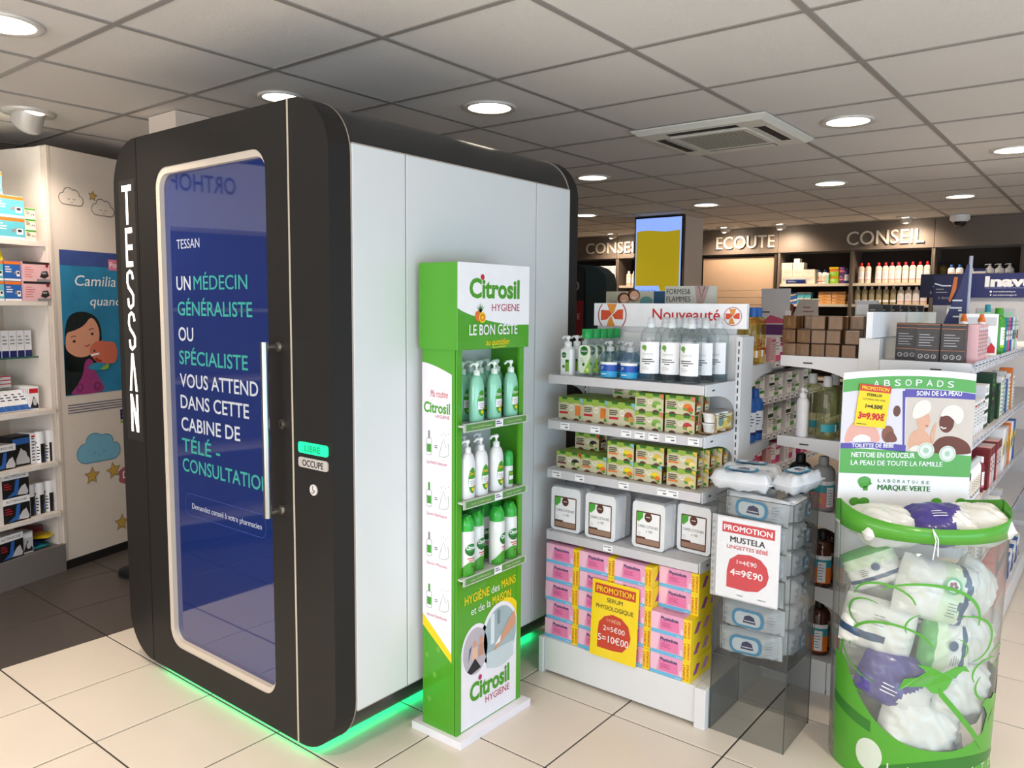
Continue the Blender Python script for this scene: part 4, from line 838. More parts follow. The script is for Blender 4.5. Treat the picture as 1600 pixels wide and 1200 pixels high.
p.band(lambda u: .001, lambda u: .345-.215*max(0, 1-abs((u+.05)/.80)**2.4)-.02*u, -1, 1, BG2, 1, 60)
p.band(lambda u: .06+.03*u, lambda u: .06+.03*u+.045*math.cos((u-.1)*2.2), -.6, .8, BGD, 2, 24)
p.band(lambda u: .20-.1*(u+1), lambda u: .235-.1*(u+1), -1, -.55, BGD, 2, 10)
p.ell(-.56, .085, .12, .05, mat('#cfd8c8', .4, coat=.3), 3, 14)
for i, ch in enumerate('LABORATOIRE'): p.text(ch, -.40+.135*i, .052, .025, mat('#c9dcb8', .5), 4, w=.055 if ch != 'I' else .012)
p.text('MARQUE VERTE', -.42, .004, .035, PAPER, 4, w=1.25, bold=.04)
def arc(cx, cz, r, a0, a1, wd, kx=4.2):
    pts = [(cx+r*kx*math.cos(math.radians(a0+(a1-a0)*k/16)), cz+r*math.sin(math.radians(a0+(a1-a0)*k/16))) for k in range(17)]
    v = []; f = []
    for k, (u, z) in enumerate(pts):
        a = math.radians(a0+(a1-a0)*k/16); w_ = wd*(.35+.65*math.sin(PI*k/16))
        v += [p.fn(u+w_*kx*math.cos(a), z+w_*math.sin(a), 2), p.fn(u-w_*kx*math.cos(a), z-w_*math.sin(a), 2)]
    for k in range(16): f.append((2*k, 2*k+1, 2*k+3, 2*k+2))
    b.add(v, f, BG2)
for q in ((-.62, .52, .045, 60, 250, .003), (-.50, .56, .062, 10, 170, .0035), (-.18, .53, .105, -10, 135, .0045), (-.44, .42, .085, 20, 190, .004), (-.55, .36, .09, 130, 260, .004), (.12, .47, .072, -70, 95, .004), (-.40, .43, .12, 165, 255, .003), (-.1, .50, .05, 120, 200, .002), (.0, .44, .04, -40, 60, .002),
          (.42, .36, .045, 60, 210, .003), (.58, .37, .06, 20, 140, .003), (.66, .34, .05, -60, 90, .003), (.48, .32, .05, 140, 260, .003), (.56, .35, .03, 10, 150, .002)): arc(*q)
def leafpoly(pts): p.poly(pts, BG2, 3)
leafpoly([(-.30, .345), (-.20, .355), (-.14, .375), (-.22, .395), (-.10, .388), (-.02, .372), (.08, .392), (.16, .392), (.20, .372), (.14, .378), (.06, .355), (.02, .325), (-.04, .308), (-.10, .312), (-.14, .328), (-.28, .322), (-.34, .308)])
p.band(lambda u: .315-.42*(u+.04)-.012, lambda u: .315-.42*(u+.04)+.012, -.04, .40, BG2, 3, 14)
leafpoly([(.36, .262), (.42, .278), (.50, .272), (.56, .285), (.64, .268), (.66, .248), (.60, .256), (.54, .236), (.48, .215), (.42, .165), (.39, .168), (.45, .225), (.40, .252)])
b.build('plant_print', db)
b = MB(); p = Print(b, binfn, 40); rim = lambda u: .755+.010*abs(u)**2.2; rimt = lambda u: .800+.045*abs(u)**2.2
p.band(lambda u: rim(u), rimt, -1, 1, BG2, 1, 48)
v = []; f = []
for i in range(41):
    u = -1+i/20; q = binfn(u, rim(u), 0); v += [(q[0], -q[1], rim(u)+.01), (q[0], -q[1], rimt(u))]
for i in range(40): f.append((2*i, 2*i+2, 2*i+3, 2*i+1))
b.add(v, f, BG2); o = b.build('rim_band', db); s_ = o.modifiers.new('thick', 'SOLIDIFY'); s_.thickness = .0012
b = MB(); b.tube([(-.06, -.180, .80), (-.058, -.197, .77), (-.064, -.197, .715)], .0018, PAPER, 6); b.tube([(-.06, -.180, .80), (-.052, -.197, .775), (-.05, -.197, .725)], .0018, PAPER, 6); b.build('tie_string', db)
# header sign standing in the back of the bin
sy, sw_, s0, s1 = .115, .212, .62, 1.236; hs = MB(); top = [(-sw_+2*sw_*k/12, s1-.012*(2*k/12-1)**2) for k in range(13)]
hs.prism([(-sw_, s0), (sw_, s0)]+top[::-1], sy, sy+.004, PAPER); hsn = hs.build('header_sign', db)
b = MB(); p = Print.flat(b, (-sw_, sy-.0004, .028), (1, 0, 0), (0, 0, 1)); W = 2*sw_; ar = lambda u: -.014*(2*u/W-1)**2
VI = mat('#5a4ea2', .45); PH = mat('#c9c2c4', .5, noise=.08, scale=12); 
p.band(lambda u: 1.148+ar(u), lambda u: 1.188+ar(u), 0, W, BG2, 1, 16)
for i, ch in enumerate('ABSOPADS'): p.text(ch, .095+.034*i, 1.157+ar(.095+.034*i), .021, PAPER, 3, w=.020)
p.band(lambda u: .96, lambda u: 1.148+ar(u), 0, .205, mat('#d9d6de', .5, noise=.05), 2, 8); p.band(lambda u: .94, lambda u: 1.126, .205, W, mat('#cfc4ba', .5, noise=.06), 2, 8)
p.band(lambda u: 1.120+ar(u)*.5, lambda u: 1.146+ar(u), .198, W, VI, 3, 10); p.poly([(.190, 1.14), (.199, 1.14), (.206, .95), (.212, .945), (.20, .945)], VI, 3); p.text('SOIN DE LA PEAU', .235, 1.126, .0145, PAPER, 4, w=.145, bold=.02)
p.poly([(0, .952), (.10, .955), (.21, .94), (.21, .965), (.10, .973), (0, .970)], VI, 4); p.text('TOILETTE DE BÉBÉ', .036, .9565, .0125, PAPER, 5, w=.135, bold=.02)
SK1 = mat('#d9a88c', .5, noise=.05); SK2 = mat('#6a3826', .5, noise=.08); TOW = mat('#e6e0d8', .6, noise=.05); RSK = mat('#e0a89a', .5)
p.blob([(.215, .945), (.218, 1.0), (.245, 1.02), (.262, 1.02), (.29, .99), (.305, .945)], SK1, 3); p.ell(.262, 1.045, .022, .03, SK1, 4); p.blob([(.222, 1.055), (.23, 1.10), (.26, 1.115), (.282, 1.105), (.285, 1.075), (.262, 1.06), (.24, 1.05)], TOW, 5); p.blob([(.213, .945), (.24, .968), (.275, .955), (.28, .945)], TOW, 5)
p.blob([(.29, .945), (.30, .975), (.325, .995), (.37, .995), (.41, .975), (.422, .95), (.422, .935), (.29, .935)], SK2, 3); p.ell(.337, 1.04, .024, .034, SK2, 4); p.blob([(.312, 1.055), (.325, 1.09), (.355, 1.10), (.388, 1.085), (.392, 1.05), (.372, 1.03), (.362, 1.045), (.34, 1.065)], TOW, 5); p.stroke([(.318, 1.026), (.327, 1.020), (.336, 1.022)], .004, PAPER, 6); p.stroke([(.270, 1.03), (.278, 1.026)], .003, mat('#a34a44', .5), 6)
p.blob([(.285, .985), (.292, 1.02), (.302, 1.04), (.306, 1.035), (.300, 1.0), (.30, .97)], SK1, 6)
p.blob([(.008, .972), (.02, 1.02), (.045, 1.045), (.08, 1.05), (.115, 1.02), (.13, .975), (.10, .972), (.085, .99), (.05, .99), (.03, .972)], RSK, 3); p.blob([(.03, .975), (.055, 1.0), (.09, .995), (.10, .975)], PAPER, 4); p.ell(.15, 1.0, .02, .028, mat('#8a5a48', .5), 3); p.blob([(.13, .975), (.16, 1.02), (.19, .972)], mat('#7a4a3a', .5), 4); p.ell(.175, 1.075, .012, .018, mat('#6a4638', .5), 3)
for cx in (.275, .345): p.ell(cx, .948-.01*(cx > .3), .027, .026, mat('#dde4da', .45), 7, 18); p.ring(cx, .948-.01*(cx > .3), .021, .0225, mat('#7fb08a', .5), 8, 24); p.ell(cx, .948-.01*(cx > .3), .009, .009, mat('#a9c9ae', .5), 8, 10)
p.band(lambda u: .873-.012*(u/W), lambda u: .953-.022*(u/W)**1.4, 0, W, BG2, 4, 16); p.text('NETTOIE EN DOUCEUR', .036, .925, .0165, PAPER, 5, w=.205, bold=.02, rot=-.01); p.text('LA PEAU DE TOUTE LA FAMILLE', .036, .899, .0165, PAPER, 5, w=.295, bold=.02, rot=-.012)
p.blob([(.083+.021*math.cos(a)*(1+.12*math.sin(3*a)), .842+.020*math.sin(a)) for a in [k*PI/9 for k in range(18)]], BG2, 3); p.rect(.08, .815, .095, .83, BG2, 3); p.poly([(.098, .845), (.109, .838), (.100, .832)], BG2, 3)
for i, ch in enumerate('LABORATOIRE'): p.text(ch, .127+.0158*i, .843-.0006*i, .011, DGRN, 3, w=.009 if ch != 'I' else .0015)
p.text('MARQUE VERTE', .127, .818, .0175, BGD, 3, w=.17, bold=.04, rot=-.03)
for cx in (.055, .085, .32, .40): p.ell(cx, .778, .018, .014, BG2, 2)
b.build('sign_print', hsn)
yc = thing('price_card', 'small yellow and red price card stuck tilted on the bin header sign', 'sign', Matrix.Rotation(BZ, 3, 'Z') @ Vector((-.124, sy-.006, 1.052)) + Vector((-.470, 2.654, 0)), BZ); yc.rotation_euler = (0, .10, BZ)
b = MB(); b.box(-.050, -.001, 0, .050, .001, .135, YEL); b.build('card', yc)
b = MB(); p = Print.flat(b, (0, -.0013, 0), (1, 0, 0), (0, 0, 1)); p.rect(-.050, .113, .050, .135, mat('#c8342a', .45), 1); p.text('PROMOTION', 0, .118, .012, YEL, 2, w=.086, al='c', bold=.03); p.text('STERILUX', 0, .098, .009, INK, 1, w=.05, al='c', bold=.03); p.text('COTOPAD 90G X100', 0, .085, .006, INK, 1, w=.072, al='c'); p.text('1=4.50€', .004, .060, .012, INK, 1, w=.056, al='c', bold=.04); p.text('3=9.90€', 0, .024, .021, RED, 1, w=.085, al='c', bold=.05); p.lines(-.044, .006, .05, 1, .01, .002, INK, 1); b.build('card_print', yc)
# cotton packs inside
def cotton_bag(kind):
    r = root('cotton_bag'); wm = mat('#e4e4e0', .3, coat=.6, bump=.5, bscale=22, noise=.05); NB = mat('#2f4a6e', .35, coat=.4); VB = mat('#4a3f8c', .3, coat=.5, noise=.2, scale=20); GB2 = mat('#5fae5a', .35, coat=.4); PG = mat('#d3e4c6', .35, coat=.4)
    W_, D_, H_ = .225, .175, .115
    fn_ = {'w': lambda u, q: NB if abs(q+.35) < .10 and u < .2 else None, 'p': lambda u, q: None,
           'n': lambda u, q: NB if .46+.05*math.sin(q*6) < u < .66+.05*math.sin(q*6) else PG if (-.05 < u < .46) else None,
           'v': lambda u, q: VB if (u < .35+.25*math.sin(q*3)) else None, 'g': lambda u, q: GB2 if q > .55 else NB if -.62 < q < -.38 else PG if q > .1 else None}[kind]
    b = MB(); b.pillow(W_, D_, H_, wm, 26, 20, seed={'w': 1, 'n': 2, 'v': 4, 'g': 6, 'p': 8}[kind], wr=.001, fold=.0042, ex=2.6, matfn=fn_); b.build('bag', r)
    def fn(u, v, l):
        a, c = min(1, abs(u)/(W_/2)), min(1, abs(v)/(D_/2)); e = math.sqrt(max(0, 1-a**2.6))*math.sqrt(max(0, 1-c**3.1)); return (u, v, H_*(.5+.5*e)+.0075+.0006*l)
    b = MB(); p = Print(b, fn, 10)
    if kind == 'n':
        p.ell(.012, .03, .026, .024, GB2, 1); p.ell(.012, .03, .018, .017, PAPER, 2)
        for k in range(5): p.ell(.012+.008*math.cos(k*1.257), .03+.008*math.sin(k*1.257), .005, .005, mat('#8a4038', .5), 3, 8)
        p.lines(.01, -.02, .035, 5, .009, .002, mat('#5f6a60', .5), 2)
    if kind == 'v': p.lines(-.05, -.01, .05, 3, .012, .003, PAPER, 2)
    if kind == 'g': p.ell(.03, .0, .018, .016, NB, 2); p.lines(-.04, .0, .04, 4, .008, .002, mat('#5f6a60', .5), 2)
    if kind in 'w': p.lines(-.02, .045, .05, 4, .01, .002, mat('#7a8a7a', .5), 2)
    if kind != 'p': b.build('print', r)
    return r
CB = 'bagged cotton packs filling the dump bin'; M3 = Matrix.Rotation(BZ, 3, 'Z'); C0 = Vector((-.470, 2.654, 0))
def inbin(kind, x, y, z, rx, ry, rz, label, sc=1.):
    q = M3 @ Vector((x, y, z))+C0; put((cotton_bag, kind), q, BZ+rz, label, 'cotton bag', CB, rx=rx, ry=ry, scale=(sc, sc, sc))
inbin('n', .0, -.045, .585, 1.45, .25, -.05, 'cotton bag with navy ribbon edge and round flower badge near bin top', 1.05)
inbin('g', -.13, .01, .635, 1.5, -.5, -.6, 'cotton bag with green and navy bands upper left in bin', .72)
inbin('p', .130, .01, .575, 1.5, .6, .6, 'crumpled white cotton bag high at right of the bin', .85)
inbin('w', -.125, -.02, .465, 1.5, .15, -.45, 'puffy white cotton bag at left middle of the bin', .92)
inbin('g', .035, -.055, .415, 1.5, -1.45, .05, 'cotton bag with navy band standing upright in the bin middle', .85)
inbin('p', .125, .0, .41, 1.5, .3, .55, 'crumpled white cotton bag at right middle of bin', .85)
inbin('v', -.085, -.04, .305, 1.5, .35, -.25, 'cotton bag with violet wrap low at left in bin', .98)
inbin('p', .085, -.04, .275, 1.5, .2, .3, 'plain white cotton bag low at right of bin middle', .90)
inbin('v', .14, .0, .225, 1.5, 1.2, .75, 'violet wrapped cotton bag low at right in the bin', .72)
inbin('p', -.03, -.05, .165, 1.5, .25, -.05, 'long white cotton bag near the green bottom of the bin', 1.05)
inbin('v', .02, -.05, .065, 1.5, .05, .05, 'violet wrapped cotton bag at the very bottom of bin', .85)
for i, (x, z) in enumerate(((-.11, .15), (.11, .16), (-.10, .33), (.10, .34), (-.09, .51), (.10, .50))): inbin('p', x, .115, z, 1.6, .1*i-.2, .1, f'white cotton bag in the rear layer of the bin, {ORD[i]} upwards', .92)
inbin('p', -.130, -.02, .715, .18, .05, .15, 'clear wrapped white cotton bag on top at left of bin', .95)
inbin('v', .030, -.045, .735, .40, .0, -.1, 'violet cotton bag lying on top in the bin middle', .88)
inbin('p', .140, -.02, .715, .12, -.12, -.2, 'white cotton bag on top at right with bag corner over rim', 1.0)
# ================================================================ generic stock makers
CLAB = {}
def pal(c): 
    return {'white': PAPER, 'cream': mat('#e6d9c6', .5), 'navy': NAVY, 'blue': mat('#2c63b0', .45), 'teal': mat('#2f9aa8', .45), 'aqua': mat('#5fb8c8', .45), 'green': GRN, 'dgreen': mat('#163f28', .4), 'mint': mat('#a9d8b8', .45), 'red': RED, 'dred': mat('#7a1c22', .45), 'orange': ORANGE, 'yellow': YEL, 'ochre': mat('#d9a452', .5), 'pink': mat('#e2648a', .45), 'magenta': mat('#c22a7a', .45),
            'purple': mat('#6a3a7a', .45), 'black': mat('#18181a', .4), 'char': mat('#2e2a2a', .4), 'grey': mat('#9a9a9c', .45), 'lgrey': mat('#c9c9cb', .45), 'brown': mat('#5a3a24', .5), 'tan': mat('#b08a60', .5), 'lime': mat('#9ad02a', .45), 'copper': mat('#b86a3a', .35), 'rose': mat('#e9b9bd', .45), 'salmon': mat('#e07f78', .45)}[c]
def carton(w_, d_, h, body, acc, ink, style):
    r = root('carton'); b = MB(); b.box(-w_/2, -d_/2, 0, w_/2, d_/2, h, pal(body)); b.build('box', r)
    b = MB(); p = Print.flat(b, (0, -d_/2-.0003, 0), (1, 0, 0), (0, 0, 1)); A, I = pal(acc), pal(ink)
    x0, x1 = -w_/2, w_/2
    if style == 'top': p.rect(x0, h*.78, x1, h, A, 1); p.lines(x0+w_*.1, h*.62, w_*.5, 3, h*.12, h*.04, I, 2)
    if style == 'bot': p.rect(x0, 0, x1, h*.25, A, 1); p.lines(x0+w_*.1, h*.75, w_*.7, 3, h*.13, h*.05, I, 2)
    if style == 'band': p.rect(x0, h*.35, x1, h*.62, A, 1); p.lines(x0+w_*.12, h*.46, w_*.7, 1, h*.1, h*.06, I, 2); p.lines(x0+w_*.1, h*.85, w_*.6, 2, h*.1, h*.04, I, 2)
    if style == 'device': p.rect(x0, h*.82, x1, h*.97, A, 1); p.rect(x0, 0, x1, h*.1, PAPER, 1); p.lines(x0+w_*.08, h*.66, w_*.4, 3, h*.12, h*.05, I, 2); p.poly([(w_*.08, h*.42), (w_*.28, h*.55), (w_*.32, h*.45), (w_*.12, h*.30)], GREY, 2); p.poly(rrect(w_*.24, h*.22, w_*.44, h*.5, w_*.03, 2), PAPER, 3); p.rect(w_*.28, h*.34, w_*.40, h*.46, pal('char'), 4)
    if style == 'meter': p.rect(x0, h*.88, x1, h, pal('char'), 1); p.lines(x0+w_*.06, h*.7, w_*.36, 5, h*.12, h*.03, I, 2); p.poly([(w_*.12, h*.24), (w_*.20, h*.52), (w_*.40, h*.56), (w_*.46, h*.30), (w_*.30, h*.16)], pal('char'), 3); p.rect(w_*.2, h*.38, w_*.36, h*.48, pal('grey'), 4); p.ell(w_*.40, h*.84, w_*.06, h*.1, A, 4); p.rect(x0+w_*.5, 0, x1, h*.14, GREY, 1)
    if style == 'lines': p.lines(x0+w_*.12, h*.8, w_*.75, max(3, int(h/.018)), h*.1, h*.035, I, 2); p.rect(x0+w_*.1, h*.86, x1-w_*.1, h*.92, A, 2)
    if style == 'dots':
        for k in range(3): p.rect(x0, h*(.96, .86, .30)[k], x1, h*(.98, .875, .315)[k], A, 1); p.ring(x0+w_*(.22+.28*k), h*.14, w_*.08, w_*.11, I, 2, 12); p.ell(x0+w_*(.24+.28*k), h*.13, w_*.02, w_*.02, PAPER, 3, 6)
        p.rect(x0+w_*.08, h*.36, x1-w_*.08, h*.82, pal('grey') if body == 'x' else mat('#4a4444', .5), 1); p.lines(x0+w_*.12, h*.7, w_*.7, 5, h*.07, h*.015, I, 3)
    if style == 'diag': p.poly([(x0, h*.3), (x1, h*.6), (x1, h*.85), (x0, h*.55)], A, 1); p.ell(0, h*.5, w_*.18, h*.14, I, 2)
    if style == 'pic': p.rect(x0+w_*.06, h*.72, x1-w_*.06, h*.92, A, 1); p.poly([(x0+w_*.1, h*.08), (x0+w_*.5, h*.6), (x1-w_*.06, h*.2), (x1-w_*.06, h*.06)], I, 2); p.ell(w_*.1, h*.35, w_*.2, h*.16, pal('lgrey'), 3)
    b.build('label', r); return r
def squeeze(body, capc, h, rr, acc, style):
    """bottle: round shouldered with a cap or a pump"""
    r = root('bottle'); m = clear('#f4f0d8', .03, 1.4, .38, '#eadbb0') if body == 'oil' else clear('#f3e6b0', .03, 1.4, .08, '#c8a83a') if body == 'amberoil' else clear('#eef0dc', .04, 1.4, .10, '#c9c9a0') if body == 'olive' else mat('#4a2412', .1, coat=.7) if body == 'amber' else pal(body)
    sy = .7 if style in ('flat', 'pump', 'spray') else 1.
    b = MB(); b.lathe(shoulder(rr, h*.70, rr*.36, h*.84), m, 14, sy=sy); b.build('bottle', r)
    b = MB(); c = pal(capc)
    if style == 'pump': pumphead(b, h*.83, c, rr*.38, rr*1.1, h*.08)
    elif style == 'spray': b.lathe([(rr*.55, h*.82), (rr*.6, h*.86), (rr*.42, h*.93), (rr*.30, h)], c, 12); b.box(-rr*.75, -.006, h*.93, rr*.2, .006, h*.98, c)
    else: b.lathe([(rr*.42, h*.83), (rr*.44, h*.85), (rr*.42, h*.985), (rr*.34, h)], c, 12)
    b.build('cap' if style != 'pump' else 'pump', r)
    b = MB(); p = Print.cyl(b, rr, sy); A = pal(acc)
    if body in ('oil', 'olive', 'amberoil'): p.rect(-rr*1.2, h*.12, rr*1.2, h*.24, A, 1); p.rect(rr*.2, h*.12, rr*.5, h*.24, PAPER, 2)
    elif style == 'big': p.rect(-rr*1.5, h*.36, rr*1.5, h*.50, A, 1); p.rect(-rr*1.5, h*.50, rr*1.5, h*.57, PAPER, 1); p.rect(-rr*1.5, h*.08, rr*1.5, h*.36, ORANGE if body == 'amber' else pal('salmon') if body == 'grey' else pal('blue'), 1); p.rect(rr*.25, h*.10, rr*.95, h*.46, PAPER, 2); p.lines(rr*.3, h*.4, rr*.5, 6, h*.05, h*.015, GREY, 3); p.ell(-rr*.5, h*.22, rr*.35, h*.07, pal('ochre'), 3)
    else: p.rect(-rr, h*.14, rr, h*.58, PAPER if body != 'white' else pal('cream'), 1); p.rect(-rr, h*.14, rr, h*.20, A, 2); p.lines(-rr*.6, h*.5, rr*1.1, 4, h*.06, h*.018, A, 2)
    b.build('label', r); return r
def soapcube():
    r = root('soap_block'); b = MB(); b.box(-.0245, -.0245, 0, .0245, .0245, .049, mat('#6e4a22', .4, coat=.1, noise=.35, scale=40)); b.build('block', r, bevel=.003)
    b = MB(); f = clear('#fbf6ee', .22, 1.25, .0); b.box(-.0252, -.0252, .0, .0252, .0252, .0495, f); b.prism([(-.008, .012), (.008, .012), (.003, .04), (-.003, .04)], -.0256, -.0252, mat('#7c5a30', .4)); b.build('wrapper', r); return r

# ================================================================ second white gondola, seen from its end, along the right aisle
g2 = thing('shelving_unit', 'long white double sided shelving unit seen from its end behind the bins', 'shelf')
GY0, GY1 = 2.96, 5.6
b = MB(); b.box(-1.035, 2.925, .012, -.37, GY1, .118, SP); b.build('base_panel', g2, bevel=.002)
b = MB(); b.box(-1.04, 2.915, 0, -.80, 2.927, .122, SP); b.build('base_end', g2); b = MB(); b.box(-.795, 2.915, 0, -.365, 2.927, .122, SP); b.build('base_end', g2)
b = MB(); b.box(-.735, 2.99, .118, -.70, GY1, 1.325, SP); b.build('back_panel', g2)
b = MB(); b.box(-.752, 2.945, 0, -.684, 2.99, 1.325, mat('#d9d6d2', .45)); b.build('upright', g2, bevel=.001)
for k, (y0, y1) in enumerate(((2.87, 3.36), (3.40, 3.97))):
    b = MB(); b.box(-.712, y0, 1.328, -.692, y1, 1.418, PAPER); b.build('top_panel', g2)
def sidebracket(parent, x0, x1, y, z):
    d = x1-x0; pts = [(x0, z+.004), (x0, z-.034), (x0+d*.22, z-.038)]+[(x0+d*(.22+.78*math.sin(k/8*PI/2)), z-.038-.085*(1-math.cos(k/8*PI/2))) for k in range(1, 9)]+[(x1, z+.004)]
    b = MB(); b.prism(pts, y-.002, y+.002, SP, ax='y'); b.box(x0+d*.3, y-.003, z-.024, x0+d*.42, y+.003, z-.019, DARKG); b.build('bracket', parent)
STRIP = clear('#f4f4f8', .05, 1.45, .18); TAGW = mat('#c9cbd8', .5, noise=.2, scale=40)
LZ = (1.248, .942, .672, .384); RZ_ = (1.248, .972, .715, .455)
for z in LZ:
    b = MB(); b.box(-1.03, GY0, z-.024, -.735, GY1, z, SH); b.build('shelf', g2); sidebracket(g2, -1.032, -.75, GY0-.003, z)
for z in RZ_:
    b = MB(); b.box(-.70, GY0, z-.024, -.402, GY1, z, SH); s_ = b.build('shelf', g2); sidebracket(g2, -.405, -.685, GY0-.003, z)
    for k in range(4):
        y0 = GY0+.03+.64*k; b = MB(); b.M = Matrix.Translation((-.402, 0, z-.012)) @ Matrix.Rotation(.35, 4, 'Y'); b.box(.0, y0, -.028, .0015, y0+.61, .022, TAGW)
        p = Print.flat(b, (.0020, y0, 0), (0, 1, 0), (0, 0, 1))
        for q in range(7): p.rect(.02+.085*q, -.018, .02+.085*q+.055, .014, PAPER, 1); p.rect(.025+.085*q, .002, .06+.085*q, .009, NAVY, 2); p.rect(.045+.085*q, -.014, .07+.085*q, -.003, INK, 2)
        b.M = None; b.build('price_strip', s_)
# soap blocks stacked on the left top shelf
n = 0; SBG = 'wrapped brown soap blocks'
for row, xs in enumerate(([-1.008, -.957, -.902, -.848, -.792], [-1.010, -.955, -.903, -.850, -.783], [-1.008, -.905, -.845])):
    for i, x in enumerate(xs):
        put(soapcube, (x, 2.995+rnd.uniform(-.004, .004), LZ[0]+.0005+.0515*row), rnd.uniform(-.06, .06), f'wrapped brown soap block, {("bottom", "middle", "top")[row]} row of the stack, {ORD[i]} from left', 'soap', SBG)
for row in range(3):
    for i in range(5):
        put(soapcube, (-1.005+.055*i, 3.055, LZ[0]+.0005+.0515*row), rnd.uniform(-.05, .05), f'wrapped brown soap block behind the front stack, {("bottom", "middle", "top")[row]} row, {ORD[i]} from left', 'soap', SBG)
def row(lst, z, dy, label, cat, group, rz=0.):
    """things in a row; lst = (args..., x, y, text)"""
    for a in lst: put(a[0], (a[1], a[2], z), rz+rnd.uniform(-.04, .04), a[3], cat, group)
OL = (squeeze, 'olive', 'lgrey', .235, .038, 'teal', 'cap')
row([((squeeze, 'white', 'white', .18, .031, 'grey', 'pump'), -.955, 3.0, 'white pump bottle with grey back label at the shelf end')], LZ[1]+.0005, 0, '', 'bottle', None, 2.2)
for i, (x, y) in enumerate(((-.873, 3.02), (-.792, 3.03), (-.873, 3.11), (-.79, 3.112), (-.955, 3.11))):
    put(OL, (x, y, LZ[1]+.0005), 1., f'pale oil bottle with teal band on the second left shelf, {ORD[i]} from the end', 'bottle', 'pale oil bottles with teal bands')
for i, (x, y, bd, q) in enumerate(((-.955, 3.005, 'navy', 'large black blue bottle with teal band left on the third shelf'), (-.868, 3.0, 'grey', 'large grey bottle with teal band in the middle of the third shelf'), (-.782, 3.045, 'navy', 'large black blue bottle with teal band right on the third shelf'))):
    put((squeeze, 'black' if bd == 'navy' else 'grey', 'black' if bd == 'navy' else 'grey', .205, .042, 'teal', 'big'), (x, y, LZ[2]+.0005), .4, q, 'bottle', 'large litre bottles at the shelf end')
for z, q in ((LZ[3], 'fourth shelf'), (.118, 'bottom shelf')):
    for i, (x, y_) in enumerate(((-.858, 3.0), (-.779, 3.05))):
        put((squeeze, 'amber', 'black', .215, .041, 'teal', 'big'), (x, y_, z+.0005), -.3, f'amber litre bottle with orange label on the {q}, {("left", "right")[i]} one', 'bottle', 'amber litre bottles with orange labels')
for i in range(3):
    put((squeeze, 'amber', 'black', .215, .041, 'teal', 'big'), (-.95+.085*i, 3.14, LZ[3]+.0005), -.3, f'amber litre bottle in the second row of the fourth shelf, {ORD[i]} from left', 'bottle', 'amber litre bottles with orange labels')
# right side, top shelf
z = RZ_[0]+.0005
for i, (x, y) in enumerate(((-.625, 3.10), (-.545, 3.03), (-.468, 3.03))): put((carton, .072, .045, .132, 'char', 'copper', 'lgrey', 'dots'), (x, y, z), 0, f'charcoal carton with copper lines on the top shelf, {ORD[i]} from left', 'carton', 'charcoal copper lined cartons')
for i in range(5): put((carton, .036, .05, .13, 'rose', 'white', 'grey', 'lines'), (-.425, 3.075+.045*i, z), PI/2, f'pale pink sachet facing the right aisle on the top shelf, {ORD[i]} from the end', 'sachet', 'pale pink sachets')
for i, (x, y) in enumerate(((-.43, 3.33), (-.50, 3.42))): put((squeeze, 'white', 'orange', .165, .021, 'orange', 'spray'), (x, y, z), PI/2, f'white spray bottle with orange nozzle, {("nearer", "farther")[i]} one', 'bottle', 'orange nozzle sprays')
put((carton, .14, .04, .165, 'white', 'lgrey', 'red', 'pic'), (-.475, 3.60, z), PI/4, 'white leaflet box with small pictures on the top aisle shelf', 'carton', None)
put((squeeze, 'green', 'green', .19, .035, 'lime', 'flat'), (-.43, 3.80, z), PI/2, 'bright green lotion bottle on the top aisle shelf', 'bottle', None)
for i, (c1, c2) in enumerate((('teal', 'white'), ('pink', 'white'), ('blue', 'white'), ('white', 'blue'), ('mint', 'green'), ('white', 'red'))): put((carton, .055, .05, .15, c1, c2, 'navy', 'band'), (-.435, 3.93+.075*i, z), PI/2, f'{c1} carton on the top aisle shelf, {ORD[i]} past the green bottle', 'carton', None)
for i in range(4): put((carton, .10, .05, .105, 'mint', 'green', 'dgreen', 'top'), (-.635+.0*i, 3.32+.12*i, z), .05, f'mint green carton beside the white top panels, {ORD[i]} from the end', 'carton', 'mint green cartons')
for i, (x, y) in enumerate(((-.56, 3.72), (-.49, 3.95))): put((squeeze, 'mint', 'teal', .205, .026, 'teal', 'cap'), (x, y, z), PI/2, f'pale bottle with blue cap behind the sprays, {("left", "right")[i]} one', 'bottle', 'blue capped bottles')
put((carton, .16, .05, .19, 'lgrey', 'mint', 'green', 'pic'), (-.52, 4.45, z), .2, 'grey green display card box on the far top aisle shelf', 'carton', None)
# right side, second shelf
z = RZ_[1]+.0005; 
for i, (c, c2) in enumerate((('brown', 'dred'), ('brown', 'black'), ('white', 'red'), ('white', 'red'), ('white', 'green'), ('white', 'grey'), ('white', 'black'))): put((carton, .045, .05, .125, c, c2, 'grey', 'lines' if c == 'white' else 'band'), (-.44, 3.04+.062*i, z), PI/2, f'{c} carton with {c2} print on the second aisle shelf, {ORD[i]} from the end', 'carton', 'cartons on the second aisle shelf')
for i in range(3):
    put((carton, .10, .07, .055, 'white', 'dgreen', 'grey', 'bot'), (-.455, 3.53, z+.056*i), PI/2, f'white and dark green flat box in the stack on second aisle shelf, {ORD[i]} from bottom', 'carton', 'white and dark green flat boxes')
put((carton, .12, .08, .20, 'dgreen', 'black', 'green', 'band'), (-.46, 3.72, z), PI/2, 'large dark green carton on the second aisle shelf', 'carton', None)
for i in range(7): put((carton, .06, .05, .15+.02*(i % 3), ('dgreen', 'white', 'lgrey', 'blue', 'white', 'orange', 'white')[i], 'grey', 'green', 'lines'), (-.44, 3.86+.085*i, z), PI/2, f'{("dark green", "white", "grey", "blue", "white", "orange", "white")[i]} carton on second aisle shelf, {ORD[i]} past the large green one', 'carton', None)
